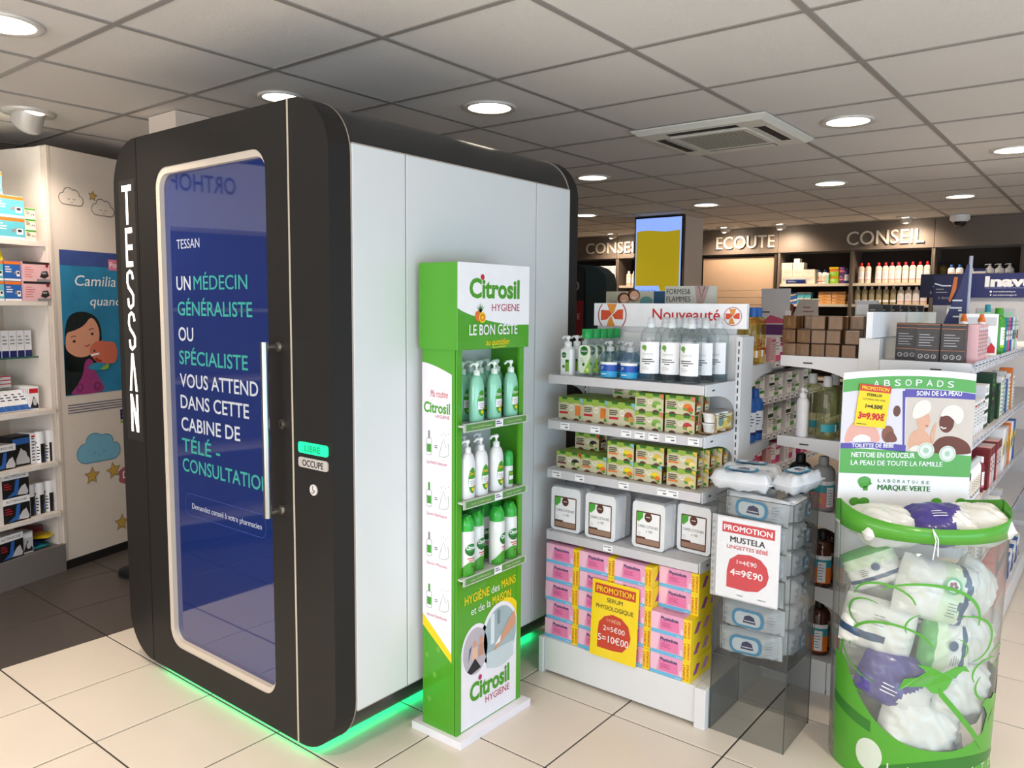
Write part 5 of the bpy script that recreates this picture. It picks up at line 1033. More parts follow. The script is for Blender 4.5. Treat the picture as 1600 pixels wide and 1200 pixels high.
# third shelf
z = RZ_[2]+.0005
for i in range(4): put((carton, .05, .10, .12, ('cream', 'yellow', 'ochre', 'white')[i], 'black', 'grey', 'top'), (-.47, 3.05+.058*i, z), PI/2, f'{("cream", "yellow", "ochre", "white")[i]} carton with black top on the third aisle shelf', 'carton', None)
for i in range(5): put((squeeze, 'white', 'lgrey', .15, .02, 'grey', 'flat'), (-.43, 3.29+.045*i, z), PI/2, f'slim white tube on the third aisle shelf, {ORD[i]} from the end', 'tube', 'slim white tubes')
put((squeeze, 'dred', 'white', .14, .02, 'pink', 'flat'), (-.425, 3.53, z), PI/2, 'dark red tube with white cap on the third aisle shelf', 'tube', None)
for i in range(6): put((carton, .058, .07, .16, ('dred', 'rose', 'lgrey')[i % 3], 'dred', 'black', 'top'), (-.44, 3.60+.068*i, z), PI/2, f'carton with red top on the third aisle shelf, {ORD[i]} past the dark red tube', 'carton', 'red topped cartons')
for i in range(5): put((carton, .075, .07, .19, ('white', 'lgrey', 'orange', 'white', 'blue')[i], 'yellow', 'navy', 'diag'), (-.44, 4.06+.095*i, z), PI/2, f'{("white", "grey", "orange", "white", "blue")[i]} pack with bright splash on the third aisle shelf, {ORD[i]} of five', 'pack', 'bright splash packs')
# fourth shelf and base
z = RZ_[3]+.0005
for i in range(12): put((carton, .05, .08, (.10, .15, .17)[i % 3], ('cream', 'white', 'lgrey')[i % 3], 'lgrey', 'black', 'lines'), (-.445, 3.05+.095*i, z), PI/2, f'pale {("cream", "white", "grey")[i % 3]} carton on the fourth aisle shelf, {ORD[i]} from the end', 'carton', 'pale cartons on the fourth aisle shelf')
for i in range(9): put((carton, .04, .10, .19, 'salmon', 'black', 'dred', 'top'), (-.44, 3.98+.048*i, .1185), PI/2, f'flat salmon pink box on the aisle base shelf, {ORD[i]} from the near end', 'carton', 'salmon pink boxes')
for i in range(6): put((carton, .07, .08, .12, ('blue', 'white')[i % 2], 'white', 'navy', 'pic'), (-.43, 4.46+.085*i, .1185), PI/2, f'{("blue", "white")[i % 2]} carton on the aisle base shelf, {ORD[i]} past the pink boxes', 'carton', 'base shelf cartons')
# sail shaped display on the top of this unit
sd = thing('sail_display', 'navy blue sail shaped cardboard display with a pale mast on top of shelving', 'display', (-.60, 3.62, 1.2485))
b = MB(); b.prism([(-.035, 0), (.075, 0), (.078, .36), (.07, .36), (.05, .27), (.01, .16)], -.012, .012, NAVY); b.build('sail', sd)
b = MB(); b.tube([(.080, 0, 0), (.082, 0, .395)], .007, mat('#aeb4c4', .4), 8); b.build('mast', sd)
b = MB(); p = Print.flat(b, (0, -.0124, 0), (1, 0, 0), (0, 0, 1)); 
for k, (z_, w_) in enumerate(((.215, .035), (.185, .042), (.175, .012), (.15, .03))): p.rect(.062-w_, z_, .062, z_+.006, PAPER, 1)
b.build('print', sd)
# ---------------- back side of the end unit: amber and blue bottles
for i, (x, y) in enumerate(((-1.125, 2.90), (-1.135, 2.985), (-1.195, 2.92))): put((squeeze, 'amberoil', 'blue', .215, .031, 'ochre', 'flat'), (x, y, 1.2155), .8, f'golden oil bottle with blue cap on rear top shelf, {("right", "far", "left")[i]} one', 'bottle', 'golden oil bottles')
for i, (x, y) in enumerate(((-1.128, 2.895), (-1.13, 2.97))): put((squeeze, 'blue', 'blue', .20, .034, 'navy', 'flat'), (x, y, .9155), .9, f'deep blue bottle on the rear middle shelf, {("nearer", "farther")[i]} one', 'bottle', 'deep blue bottles')
put((squeeze, 'blue', 'navy', .16, .032, 'white', 'flat'), (-1.128, 2.91, .6005), .6, 'blue and white bottle on the rear lower shelf', 'bottle', None)
# header cards standing on the rear side
hc = thing('header_card', 'grey green advertising card with two laughing faces and blue squares', 'sign', (-1.645, 2.93, 1.2155)); b = MB(); b.box(-.145, -.002, 0, .145, .002, .278, mat('#b9b7a4', .55)); b.build('card', hc)
b = MB(); p = Print.flat(b, (0, -.0024, 0), (1, 0, 0), (0, 0, 1)); 
for cx, cz in ((-.058, .248), (-.01, .262)): p.ell(cx, cz, .030, .026, pal('brown'), 1); p.ell(cx+.004, cz-.002, .022, .020, SK1, 2); p.stroke([(cx-.008, cz-.008), (cx+.003, cz-.012), (cx+.012, cz-.006)], .004, PAPER, 3)
p.rect(.085, .20, .145, .278, mat('#1c4a68', .5), 1); p.ell(.05, .235, .03, .022, mat('#5a8f90', .5), 1); p.text('OnnE', -.13, .232, .012, GREY, 2, shear=.3); b.build('print', hc)
hc = thing('header_card', 'pale grey card lettered FORMES & FLAMMES in thin capitals', 'sign', (-1.392, 2.92, 1.2155)); b = MB(); b.box(-.112, -.002, 0, .112, .002, .298, mat('#bcbcb2', .55)); b.build('card', hc)
b = MB(); p = Print.flat(b, (0, -.0024, 0), (1, 0, 0), (0, 0, 1)); p.text('FORMES&', -.104, .266, .022, INK, 2, w=.105); p.text('FLAMMES', -.104, .236, .022, INK, 2, w=.105); p.poly([(.018, .297), (.080, .297), (.068, .255), (.055, .222), (.03, .222)], mat('#a98f8a', .5), 1); p.stroke([(.035, .297), (.048, .25), (.062, .297)], .003, INK, 2); b.build('print', hc)
# ---------------- third unit across the left aisle, seen through the gap
g4 = thing('shelving_unit', 'far shelving unit with medicine cartons glimpsed through the narrow gap', 'shelf')
b = MB(); b.box(-2.25, 4.0, 0, -2.21, 6.4, 1.30, SP); b.build('back_panel', g4); b = MB(); b.box(-2.2, 4.0, 0, -1.82, 6.4, .12, SP); b.build('base_panel', g4)
for z in (1.075, .845, .60, .36):
    b = MB(); b.box(-2.21, 4.0, z-.024, -1.82, 6.4, z, SH); s_ = b.build('shelf', g4); b = MB(); b.box(-1.82, 4.02, z-.035, -1.815, 6.38, z+.008, TAGW)
    p = Print.flat(b, (-1.8147, 4.02, z-.014), (0, 1, 0), (0, 0, 1))
    for q in range(22): p.rect(.03+.105*q, -.016, .09+.105*q, .016, PAPER, 1); p.rect(.05+.105*q, -.01, .085+.105*q, 0, INK, 2)
    b.build('price_strip', s_)
FC = [('white', 'green', 'dgreen'), ('white', 'dgreen', 'grey'), ('lgrey', 'green', 'dgreen'), ('white', 'pink', 'grey'), ('magenta', 'white', 'white'), ('white', 'red', 'grey'), ('rose', 'magenta', 'grey'), ('white', 'orange', 'red')]
for zi, (z, hh, lv) in enumerate(((1.0755, .16, 'top'), (.8455, .10, 'second'), (.6005, .14, 'third'), (.3605, .15, 'fourth'))):
    for i in range(15):
        c = FC[(3+i % 4) if zi in (0, 3) else (i % 3)]
        for lvl in range(2 if zi in (1, 2) else 1):
            hz = hh if zi not in (1, 2) else hh*.72
            put((carton, .095, .12, hz, c[0], c[1], c[2], ('band', 'lines', 'bot')[(i*7+lvl) % 3]), (-1.935+.012*((i*5) % 3), 4.35+.115*i, z+hz*1.005*lvl), PI/2, f'medicine carton on far unit {lv} shelf, {ORD[i]} along{", upper" if lvl else ""}', 'carton', 'medicine cartons on the far unit')
dc = thing('counter_display', 'white cardboard display box with purple and pink pictures above the gap', 'display', (-1.60, 4.55, 1.0755)); dc.location = (-1.93, 5.35, 1.236)
b = MB(); b.box(-.10, -.06, 0, .10, .06, .18, pal('white')); b.box(-.10, .03, .18, .10, .035, .33, pal('white')); b.build('box', dc); b = MB(); p = Print.flat(b, (.1004, -.06, 0), (0, 1, 0), (0, 0, 1)); p.rect(.0, .02, .12, .09, pal('purple'), 1); p.poly([(.0, .10), (.12, .10), (.12, .13), (.05, .155), (.0, .12)], pal('pink'), 1); b.build('print', dc)
b = MB(); p = Print.flat(b, (-.10, -.0605, 0), (1, 0, 0), (0, 0, 1)); p.rect(0, .015, .2, .085, pal('purple'), 1); p.poly([(0, .09), (.2, .095), (.2, .12), (.1, .15), (.05, .105), (0, .14)], pal('pink'), 1); p.lines(.03, .165, .1, 1, .02, .008, INK, 2); b.build('front_print', dc)
dc = thing('header_card', 'small white folded card with red corner above the soap blocks', 'sign', (-1.62, 4.9, 1.25)); dc.location = (-1.86, 5.75, 1.236)
b = MB(); b.prism([(-.12, 0), (.12, 0), (.10, .26), (-.03, .26)], -.003, .003, mat('#d6cfc8', .5)); b.prism([(-.2, .02), (-.08, .02), (-.07, .22), (-.13, .25)], .004, .008, mat('#9a5048', .5)); b.build('card', dc); b = MB(); p = Print.flat(b, (0, -.0034, 0), (1, 0, 0), (0, 0, 1)); p.lines(.0, .20, .08, 4, .03, .008, mat('#a06a60', .5), 1); b.build('print', dc)
# ---------------- low items behind the soap blocks: black topped tubes and small white boxes on the same unit
for i in range(6): put((carton, .045, .05, .10, 'black', 'char', 'grey', 'bot'), (-.80+.0*i, 3.35+.16*i, LZ[0]+.10), .1, f'black carton raised behind the soap blocks, {ORD[i]} from the end', 'carton', 'black cartons behind the soap')
b = MB(); b.box(-.86, 3.28, LZ[0]+.0005, -.745, 4.3, LZ[0]+.0995, pal('char')); tag(b.build('display_riser'), 'long charcoal riser block under the black cartons', 'riser')
put((carton, .085, .04, .075, 'lgrey', 'white', 'navy', 'pic'), (-.90, 3.62, LZ[0]+.20-.2+.0005), 0, 'small grey carton with navy emblem behind the soap blocks', 'carton', None, scale=(1, 1, 2.9))
# ---------------- further unit with the blue brand header
g3 = thing('shelving_unit', 'far end unit with pale back panel under the navy header', 'shelf'); b = MB(); b.box(-1.05, 5.9, 0, -.2, 6.0, 1.52, mat('#c9c9cc', .5)); b.build('back_panel', g3); b = MB(); b.box(-1.05, 5.62, 0, -.2, 5.9, .15, SP); b.build('base_panel', g3)
bh = thing('brand_header', 'wide navy header sign with large white lettering in the right background', 'sign', (-1.13, 5.888, 1.512)); b = MB(); b.box(0, -.01, 0, 1.0, .01, .155, mat('#16205e', .35, noise=.3, scale=3)); b.build('board', bh)
b = MB(); p = Print.flat(b, (0, -.0104, 0), (1, 0, 0), (0, 0, 1)); p.rect(0, 0, .235, .155, mat('#10163c', .4), 0); p.rect(.235, 0, .238, .155, mat('#5a68a8', .4), 1); p.text('de brosse', .075, .066, .022, mat('#9aa4c8', .5), 1, w=.145); p.text('à dents-tu ?', .06, .026, .022, mat('#9aa4c8', .5), 1, w=.15)
p.text('Inava', .375, .073, .062, PAPER, 1, w=.27, bold=.05); p.text('TECHNOLOGIE PROFESSIONNELLE', .375, .058, .008, mat('#9aa4c8', .5), 1, w=.27); p.rect(.405, .032, .417, .044, PAPER, 1); p.text('inavadietetique', .425, .034, .010, PAPER, 1, w=.12); p.rect(.408, .012, .415, .022, PAPER, 1); p.text('parodontologie.fr', .425, .012, .010, PAPER, 1, w=.13); b.build('print', bh)
ph = thing('brush_display', 'dark navy card with a brown handled toothbrush picture beside the sail', 'sign', (-1.02, 5.4, 1.42)); b = MB(); b.box(0, -.008, 0, .17, .008, .19, mat('#141a44', .4)); b.build('card', ph); b = MB(); p = Print.flat(b, (0, -.0084, 0), (1, 0, 0), (0, 0, 1)); p.poly([(.10, .02), (.13, .10), (.135, .18), (.115, .18), (.105, .10), (.09, .03)], pal('copper'), 1); p.stroke([(.005, .14), (.05, .125), (.10, .125)], .008, mat('#c9cede', .4), 1); p.lines(.015, .10, .07, 2, .02, .006, GREY, 1); p.text('à dents', .03, .04, .018, GREY, 1); b.build('print', ph)
ph.location = (-1.02, 5.72, 1.46)
b = MB(); b.tube([(.085, .015, -1.308), (.085, .015, .1)], .008, SP, 8); b.tube([(.085, .015, -1.309), (.085, .015, -1.30)], .05, SP, 14); o = b.build('support', ph)
# ================================================================ back wall furniture
TAU = mat('#6e6258', .5, noise=.05, scale=8); TAUD = mat('#33271f', .6); SHL = mat('#e9dcc8', .45); SLAT = mat('#b99d84', .45, noise=.04)
fa = thing('fascia_sign', 'long taupe fascia above the back shelves with raised white words', 'sign')
for x0, x1 in ((-7.0, -5.075), (-5.07, -3.06), (-3.055, -1.545), (-1.54, .6)):
    b = MB(); b.box(max(x0, -6.6), 8.53, 2.035, x1, 8.56, CH-.002, TAU); b.build('fascia_panel', fa)
LM = mat('#e6ddcf', .35, .25)
def word(t, x, zc, h, w_):
    sx = w_/txt(t, .0)[2]
    for i, ch in enumerate(t):          # each letter stands proud on its own
        vs, fs, tw = txt(ch, .0); ox = txt(t[:i+1], .0)[2]-tw; b = MB(); b.add([(x+(a+ox)*sx, 8.517, zc+c*h) for a, c in vs], fs, LM)
        o = b.build('letter', fa); s_ = o.modifiers.new('thick', 'SOLIDIFY'); s_.thickness = .02; s_.offset = 0
word('CONSEIL', -5.52, 2.10, .14, .80); word('ECOUTE', -3.76, 2.095, .142, .665); word('CONSEIL', -2.345, 2.085, .142, .715)
ph_ = 0
bays = [(-6.5, -5.09, 'far left'), (-5.06, -4.0, 'second from left'), (-3.045, -2.31, 'left of the two right'), (-2.29, -1.56, 'middle right'), (-1.54, -.83, 'right end'), (-.81, .5, 'hidden far right')]
for x0, x1, q in bays:
    t = thing('wall_cabinet', f'open taupe wall cabinet with cream shelves, {q} bay of back wall', 'cabinet')
    b = MB(); b.box(x0, 8.86, 0, x1, 8.88, 2.034, TAUD); b.build('back_panel', t)
    for xs in (x0-.012, x1-.012+.012): 
        b = MB(); b.box(xs, 8.54, 0, xs+.022 if xs < x1 else xs+.012, 8.88, 2.034, TAU); b.build('side_panel', t)
    for z in (1.70, 1.485, 1.27, 1.0, .7):
        b = MB(); b.box(x0+.012, 8.56, z-.028, x1-.002, 8.858, z, SHL); b.build('shelf', t)
sw = thing('slatwall_panel', 'tan slat wall panel under the middle word of the fascia', 'panel'); b = MB(); b.box(-3.96, 8.62, 0, -3.075, 8.64, 2.02, TAUD); b.build('backing', sw)
b = MB(); b.box(-3.95, 8.60, 1.634, -3.10, 8.62, 2.005, SLAT); b.build('slat', sw)
zt = 1.626
while zt > .3:
    b = MB(); b.box(-3.95, 8.60, zt-.072, -3.10, 8.62, zt, SLAT); b.build('slat', sw); b = MB(); b.box(-3.95, 8.603, zt-.0, -3.10, 8.62, zt+.008, mat('#efdcc4', .3, .4)); b.build('slat_rail', sw); zt -= .083
b = MB(); b.box(-3.10, 8.55, 0, -3.072, 8.64, 2.03, TAUD); b.build('frame', sw)
# stock on the back wall
def bk(maker, x, z, label, cat, group, y=8.66): put(maker, (x, y, z+.0005), rnd.uniform(-.05, .05), label, cat, group)
for i in range(3):
    for k in range(3 if i < 2 else 2): bk((carton, .115, .12, .075, 'cream', 'cream', 'lgrey', 'lines'), -2.975+.12*i, 1.70+.0755*k, f'cream carton stacked at left on the first cabinet shelf, {ORD[i]} column, {ORD[k]} up', 'carton', 'cream cartons on the back shelf')
bk((carton, .06, .08, .045, 'cream', 'cream', 'lgrey', 'lines'), -2.88, 1.70+.2265, 'single small cream carton on top of the cream stack', 'carton', None)
bk((carton, .20, .03, .045, 'navy', 'blue', 'white', 'top'), -2.87, 1.70, 'low navy tray card before the cream cartons', 'tray', None, 8.585)
for i in range(2): bk((squeeze, 'white', 'navy', .145, .028, 'red', 'flat'), -2.648+.058*i, 1.70, f'white tub with navy lid on the first cabinet shelf, {("left", "right")[i]}', 'tub', 'white tubs with navy lids')
for i, (c, a, h_) in enumerate((('mint', 'white', .11), ('rose', 'red', .14), ('lime', 'orange', .07))): bk((carton, .034 if i < 2 else .09, .08, h_, c, a, 'white', 'top'), (-2.553, -2.535, -2.484)[i], 1.70, f'{("mint", "rose", "lime green")[i]} carton among bright packs on the first cabinet shelf', 'carton', None, (8.64, 8.76, 8.66)[i])
bk((carton, .09, .08, .07, 'lime', 'orange', 'white', 'top'), -2.484, 1.7705, 'upper lime green carton of the stacked pair', 'carton', None); bk((carton, .09, .08, .03, 'yellow', 'red', 'orange', 'bot'), -2.49, 1.841, 'flat yellow carton lying on the lime green pair', 'carton', None)
for k in range(2): bk((carton, .055, .08, .085, 'purple', 'pink', 'white', 'band'), -2.405, 1.70+.0855*k, f'purple carton right of the lime pair, {("lower", "upper")[k]}', 'carton', 'purple cartons')
for i in range(2): bk((squeeze, 'navy', 'navy', .155, .026, 'aqua', 'cap'), -2.352+.0*i, 1.70, f'navy bottle with aqua label at right of first cabinet shelf, {("front", "rear")[i]}', 'bottle', 'navy bottles with aqua labels', 8.62+.07*i)
for i in range(2):
    for k in range(2): bk((carton, .08, .10, .062, 'blue', 'white', 'ochre', 'diag'), -2.985+.085*i, 1.485+.0625*k, f'blue carton with white flash, {("left", "right")[i]} column, {("lower", "upper")[k]}', 'carton', 'blue cartons with white flash')
for i in range(2):
    for k in range(2): bk((carton, .07, .10, .062, 'aqua', 'cream', 'teal', 'top'), -2.82+.074*i, 1.485+.0625*k, f'aqua and cream carton, {("left", "right")[i]} column, {("lower", "upper")[k]}', 'carton', 'aqua and cream cartons')
bk((carton, .07, .10, .055, 'blue', 'mint', 'white', 'top'), -2.665, 1.485, 'single blue and mint carton next to the aqua ones', 'carton', None)
for i in range(2):
    for k in range(4): bk((carton, .135, .10, .032, 'ochre', 'rose', 'orange', 'diag'), -2.565+.14*i, 1.485+.0325*k, f'flat ochre carton, {("left", "right")[i]} stack, {ORD[k]} up', 'carton', 'flat ochre cartons')
bk((squeeze, 'amberoil', 'yellow', .10, .03, 'ochre', 'cap'), -2.345, 1.485, 'small yellow bottle at the right end of second cabinet shelf', 'bottle', None)
for i in range(3): bk((carton, .20, .06, .06, 'white', 'white', 'black', 'band'), -2.86+.215*i, 1.385-.1145, f'white carton with black word on the third cabinet shelf, {ORD[i]} from left', 'carton', 'white cartons with black word')
xs = [-2.215, -2.15, -2.05, -1.985, -1.925, -1.865, -1.80, -1.735, -1.67, -1.605]
for i, x in enumerate(xs): bk((squeeze, 'cream', 'red', .205, .030, 'rose', 'flat'), x, 1.70, f'cream bottle with red cap on the middle right bay, {ORD[i]} from left', 'bottle', 'cream bottles with red caps', 8.62)
for i in range(6): bk((squeeze, 'oil', 'lgrey', .185, .028, 'white', 'flat'), -2.24+.068*i, 1.485, f'clear oil bottle under the red capped bottles, {ORD[i]} from left', 'bottle', 'clear oil bottles on the back wall', 8.62)
for i in range(4): bk((squeeze, 'cream', 'white', .175, .032, 'rose', 'flat'), -1.83+.07*i, 1.485, f'plain cream bottle under the red capped bottles, {ORD[i]} from left', 'bottle', 'plain cream bottles on the back wall', 8.62)
bk((squeeze, 'amberoil', 'navy', .20, .035, 'ochre', 'pump'), -1.475, 1.70, 'golden bottle with navy pump at left in the right end bay', 'bottle', None)
for i in range(3): bk((squeeze, 'white', 'blue', .17, .032, 'red', 'flat'), (-1.40, -1.33, -1.245)[i], 1.70, f'white bottle with blue cap in the right end bay, {ORD[i]} from left', 'bottle', 'white bottles with blue caps')
bk((carton, .10, .07, .13, 'white', 'navy', 'rose', 'top'), -1.16, 1.70, 'white carton with navy stripe in the right end bay', 'carton', None)
for i in range(3): bk((squeeze, 'white', 'white', .16, .038, 'navy', 'pump'), -1.08+.08*i, 1.70, f'white pump bottle with navy stripe in the right end bay, {ORD[i]} from left', 'bottle', 'white navy striped pumps')
bk((carton, .04, .07, .07, 'white', 'navy', 'grey', 'top'), -.856, 1.70, 'small white carton at far right of the right end bay', 'carton', None)
for i in range(5): bk((carton, .13, .08, .14, ('white', 'cream')[i % 2], 'lgrey', 'grey', 'lines'), -1.46+.14*i, 1.485, f'pale carton behind the navy header, {ORD[i]} from left', 'carton', 'pale cartons in the right end bay')
for i in range(5): bk((carton, .075, .1, .25, 'white', 'lgrey', 'grey', 'lines'), -5.45+.08*i, 1.70, f'tall white carton in the far left bay, {ORD[i]} from left', 'carton', 'tall white cartons')
for i in range(7): bk((squeeze, 'cream', 'white', .18, .033, 'rose', 'flat'), -4.97+.075*i, 1.70, f'cream bottle in the second bay, {ORD[i]} from left', 'bottle', 'cream bottles in the second bay')
for i in range(4): bk((carton, .10, .1, .17, ('ochre', 'yellow')[i % 2], 'brown', 'brown', 'band'), -4.66+.11*i, 1.485, f'golden carton in the second bay, {ORD[i]} from left', 'carton', 'golden cartons')
# teal and black totem behind the booth
tt = thing('display_totem', 'rounded teal and black floor totem with a red lower block behind the booth', 'display', (-3.42, 5.0, 0)); TE = mat('#1e3438', .4)
b = MB(); b.prism([(.10, .02), (.38, .02), (.38, 1.60), (.36, 1.67), (.30, 1.715), (.24, 1.735), (.10, 1.745)], -.02, .12, TE); b.build('side_shell', tt)
b = MB(); b.prism([(-.35, .02), (.19, .02), (.19, 1.68), (.18, 1.72), (.15, 1.74), (-.35, 1.745)], -.035, -.022, mat('#101114', .35)); b.build('front_panel', tt)
b = MB(); p = Print.flat(b, (0, -.0355, 0), (1, 0, 0), (0, 0, 1)); p.rect(-.35, 1.16, .19, 1.475, mat('#7a1018', .45), 1); p.text('DIAGO', -.30, 1.545, .085, GREY, 2, w=.45); p.text('COSMETOLOGIE', -.32, 1.335, .045, mat('#a89a98', .5), 2, w=.48); b.build('print', tt)
# screen on the pillar
sc = thing('advertising_screen', 'portrait advertising screen showing a yellow picture on the square pillar', 'screen', (-3.655, 6.88, 1.50)); sc.location = (-3.635, 6.88, 1.50)
b = MB(); b.box(-.258, .0, 0, .258, .05, .806, mat('#0c0c10', .3)); b.box(-.10, .05, .2, .10, .089, .6, BLACK); b.tube([(-.266, .02, .40), (-.254, .02, .40)], .03, BLACK, 10); b.build('bezel', sc)
b = MB(); p = Print.flat(b, (-.245, -.0004, 0), (1, 0, 0), (0, 0, 1)); p.rect(0, .02, .49, .79, emis('#93b4ff', .85), 1); p.band(lambda u: .14 if u < .27 else .09, lambda u: .665+.008*math.sin(u*14), .01, .475, emis('#b8a21c', .62), 2, 24); p.text('Profitez de l\'été', .03, .085, .022, emis('#5a6ab0', .5), 3, w=.20, shear=.3); p.text('la fête', .13, .055, .022, emis('#3a6ab0', .5), 3, w=.10, shear=.3); b.build('display', sc)

# ================================================================ ceiling fittings
RIM = mat('#d5d0c8', .35, .2); LED = emis('#fff3da', 5.)
LG = 'round ceiling downlights'
def downlight():
    r = root('downlight'); b = MB(); n = 28
    b.lathe([(.096, -.004), (.116, -.007), (.120, -.003), (.120, .004), (.098, .004)], RIM, n, cap=False); b.build('rim', r)
    b = MB(); b.lathe([(.097, -.002), (.001, -.003)], LED, n, cap=False); b.build('diffuser', r); return r
for x, y, e_, q in DLS: put(downlight, (x, y, CH), 0, f'round recessed downlight {q}', 'light', LG)
put(downlight, (-2.93, 2.10, CH), 0, 'round downlight just above the booth front top edge', 'light', LG, scale=(.8, .8, 1))
def eyeball():
    r = root('eyeball_spot'); b = MB(); b.lathe([(.055, -.004), (.088, -.006), (.092, 0), (.092, .004)], RIM, 22, cap=False); b.build('collar', r)
    b = MB(); b.M = Matrix.Rotation(.6, 4, 'X'); b.lathe([(.052, .02), (.054, -.035), (.050, -.045), (.046, -.040)], RIM, 20, cap=False); b.build('barrel', r)
    b = MB(); b.M = Matrix.Rotation(.6, 4, 'X'); b.lathe([(.046, -.038), (.001, -.039)], emis('#fff1d8', 26.), 18, cap=False); b.build('lamp', r); return r
SPOTS = [(-3.559, 8.273, 'in front of the middle word'), (-2.946, 8.27, 'at the end of the middle word'), (-1.752, 8.30, 'in front of the right word'), (-4.98, 8.25, 'in front of the left word')]
for x, y, q in SPOTS:
    put(eyeball, (x, y, CH), 0, f'tilted eyeball spot {q} on the fascia', 'light', 'eyeball spots')
    l = bpy.data.lights.new('spot', 'SPOT'); l.energy = 44; l.color = (1, .80, .60); l.spot_size = 2.3; l.spot_blend = .8; l.shadow_soft_size = .04
    o = bpy.data.objects.new('spot', l); o.location = (x, y-.03, CH-.06); COL.objects.link(o); o.rotation_euler = (.55, 0, 0)
put(eyeball, (-4.13, 1.56, CH), 1.7, 'large tilted eyeball spot at the left over the shelf', 'light', None, scale=(1.25, 1.25, 1.6))
l = bpy.data.lights.new('spot', 'SPOT'); l.energy = 26; l.color = (1, .84, .70); l.spot_size = 2.2; l.spot_blend = .7; l.shadow_soft_size = .04; o = bpy.data.objects.new('spot', l); o.location = (-4.0, 1.56, CH-.10); o.rotation_euler = (0, .30, 0); COL.objects.link(o)
# air conditioning cassette
aco = thing('air_conditioner', 'square white ceiling air conditioner cassette with four slots and a grey grille', 'air conditioner', (-1.70, 3.89, CH)); ACW = mat('#d9d7cc', .4)
b = MB(); o1 = [(-.345, -.345), (.345, -.345), (.345, .345), (-.345, .345)]; i1 = [(-.315, -.315), (.315, -.315), (.315, .315), (-.315, .315)]
v = [(x, y, 0) for x, y in o1]+[(x, y, -.007) for x, y in o1]+[(x, y, -.026) for x, y in i1]; b.add(v, [(0, 1, 5, 4), (1, 2, 6, 5), (2, 3, 7, 6), (3, 0, 4, 7), (4, 5, 9, 8), (5, 6, 10, 9), (6, 7, 11, 10), (7, 4, 8, 11), (11, 10, 9, 8)], ACW); b.build('panel', aco)
b = MB(); b.box(-.172, -.172, -.030, .172, .172, -.0262, mat('#8d8a7c', .6)); 
for k in range(16): b.box(-.165+.021*k, -.165, -.032, -.160+.021*k, .165, -.030, mat('#a5a294', .5))
b.build('grille', aco); b = MB(); b.ringprism(rrect(-.20, -.20, .20, .20, .01, 2), rrect(-.172, -.172, .172, .172, .01, 2), -.031, -.0262, ACW, ax='z', smooth=False); b.build('grille_frame', aco)
for k in range(4):
    b = MB(); b.M = Matrix.Rotation(k*PI/2, 4, 'Z'); b.box(-.18, -.285, -.0276, .18, -.228, -.0262, mat('#1d1815', .6)); b.box(-.185, -.29, -.0272, .185, -.286, -.0262, ACW); b.build('slot', aco)
    b = MB(); b.M = Matrix.Rotation(k*PI/2, 4, 'Z') @ Matrix.Translation((0, -.230, -.0285)) @ Matrix.Rotation((.06, .06, 0, -.55)[k], 4, 'X'); b.box(-.176, (-.008, -.012, -.052, -.045)[k], -.002, .176, 0, 0, ACW); b.build('louvre', aco)
# dome camera
dm = thing('dome_camera', 'small white dome security camera near the right end of fascia', 'camera', (-1.31, 8.36, CH)); b = MB(); b.lathe([(.085, 0), (.085, -.045), (.06, -.062)], CAPW, 20, cap=False); b.build('housing', dm); b = MB(); b.lathe([(.058, -.055), (.05, -.09), (.03, -.11), (.002, -.118)], mat('#15151a', .1, coat=.5), 18, cap=False); b.build('dome', dm)

# ================================================================ left shelf unit in line with the wall panel
def AL(s, v, z=0.): q = AO+AX*s+AN*v; return (q.x, q.y, z)
LSH = mat('#e2d9d0', .45); lu = thing('wall_shelf', 'cream wall shelf bay stocked with health devices at the left edge', 'shelf', AO, ARZ)
b = MB(); b.box(-.98, .34, .0, -.012, .36, 2.21, mat('#cdbfb0', .55)); b.build('back_panel', lu)
b = MB(); b.box(-.028, 0.01, .146, -.006, .36, 2.21, LSH); b.build('side_panel', lu); b = MB(); b.box(-1.0, .0, 0, -.975, .36, 2.21, LSH); b.build('side_panel', lu)
b = MB(); b.box(-.975, -.015, 0, -.008, .34, .146, mat('#6f6a68', .5)); b.build('plinth', lu)
for z, th, v0, m in ((1.733, .026, 0, LSH), (1.430, .022, .0, LSH), (.872, .022, -.02, LSH), (.594, .022, -.02, LSH), (.328, .022, -.02, LSH)):
    b = MB(); b.box(-.975, v0, z-th, -.03, .34, z, m); s_ = b.build('shelf', lu)
    if z < 1: 
        for q in (-.30, -.18): b = MB(); b.box(q, -.0215, z-.018, q+.05, -.0205, z-.004, mat('#e9e4e0', .5)); b.build('price_label', s_)
b = MB(); b.box(-.975, .09, 1.137, -.03, .34, 1.145, clear('#cfe6dc', .02, 1.5, .08, '#2f6a5a')); b.box(-.975, .088, 1.137, -.03, .0899, 1.145, mat('#2f5f52', .2, coat=.5)); b.build('glass_shelf', lu)
b = MB(); b.box(-.975, .12, .985, -.16, .34, .992, clear('#e6efea', .02, 1.5, .1)); b.build('glass_shelf', lu)
def ls(maker, s, v, z, label, cat, group, rz=0., **k): put(maker, AL(s, v, z+.0005), ARZ+rz, label, cat, group, **k)
DV = (carton, .17, .10, .105, 'aqua', 'orange', 'white', 'device')
for i, (s, v, z, q) in enumerate(((-.215, .06, 1.733, 'bottom'), (-.215, .06, 1.8385, 'middle'), (-.32, .06, 1.944, 'top'))): ls(DV, s, v, z, f'aqua device carton with orange strip on the top left shelf, {q} one', 'carton', 'aqua device cartons on the top shelf')
for k in range(3): ls((carton, .055, .10, .053, 'cream', 'green', 'char', 'device'), -.098, .06, 1.733+.0535*k, f'small cream and green carton beside the aqua cartons, {ORD[k]} up', 'carton', 'cream and green cartons')
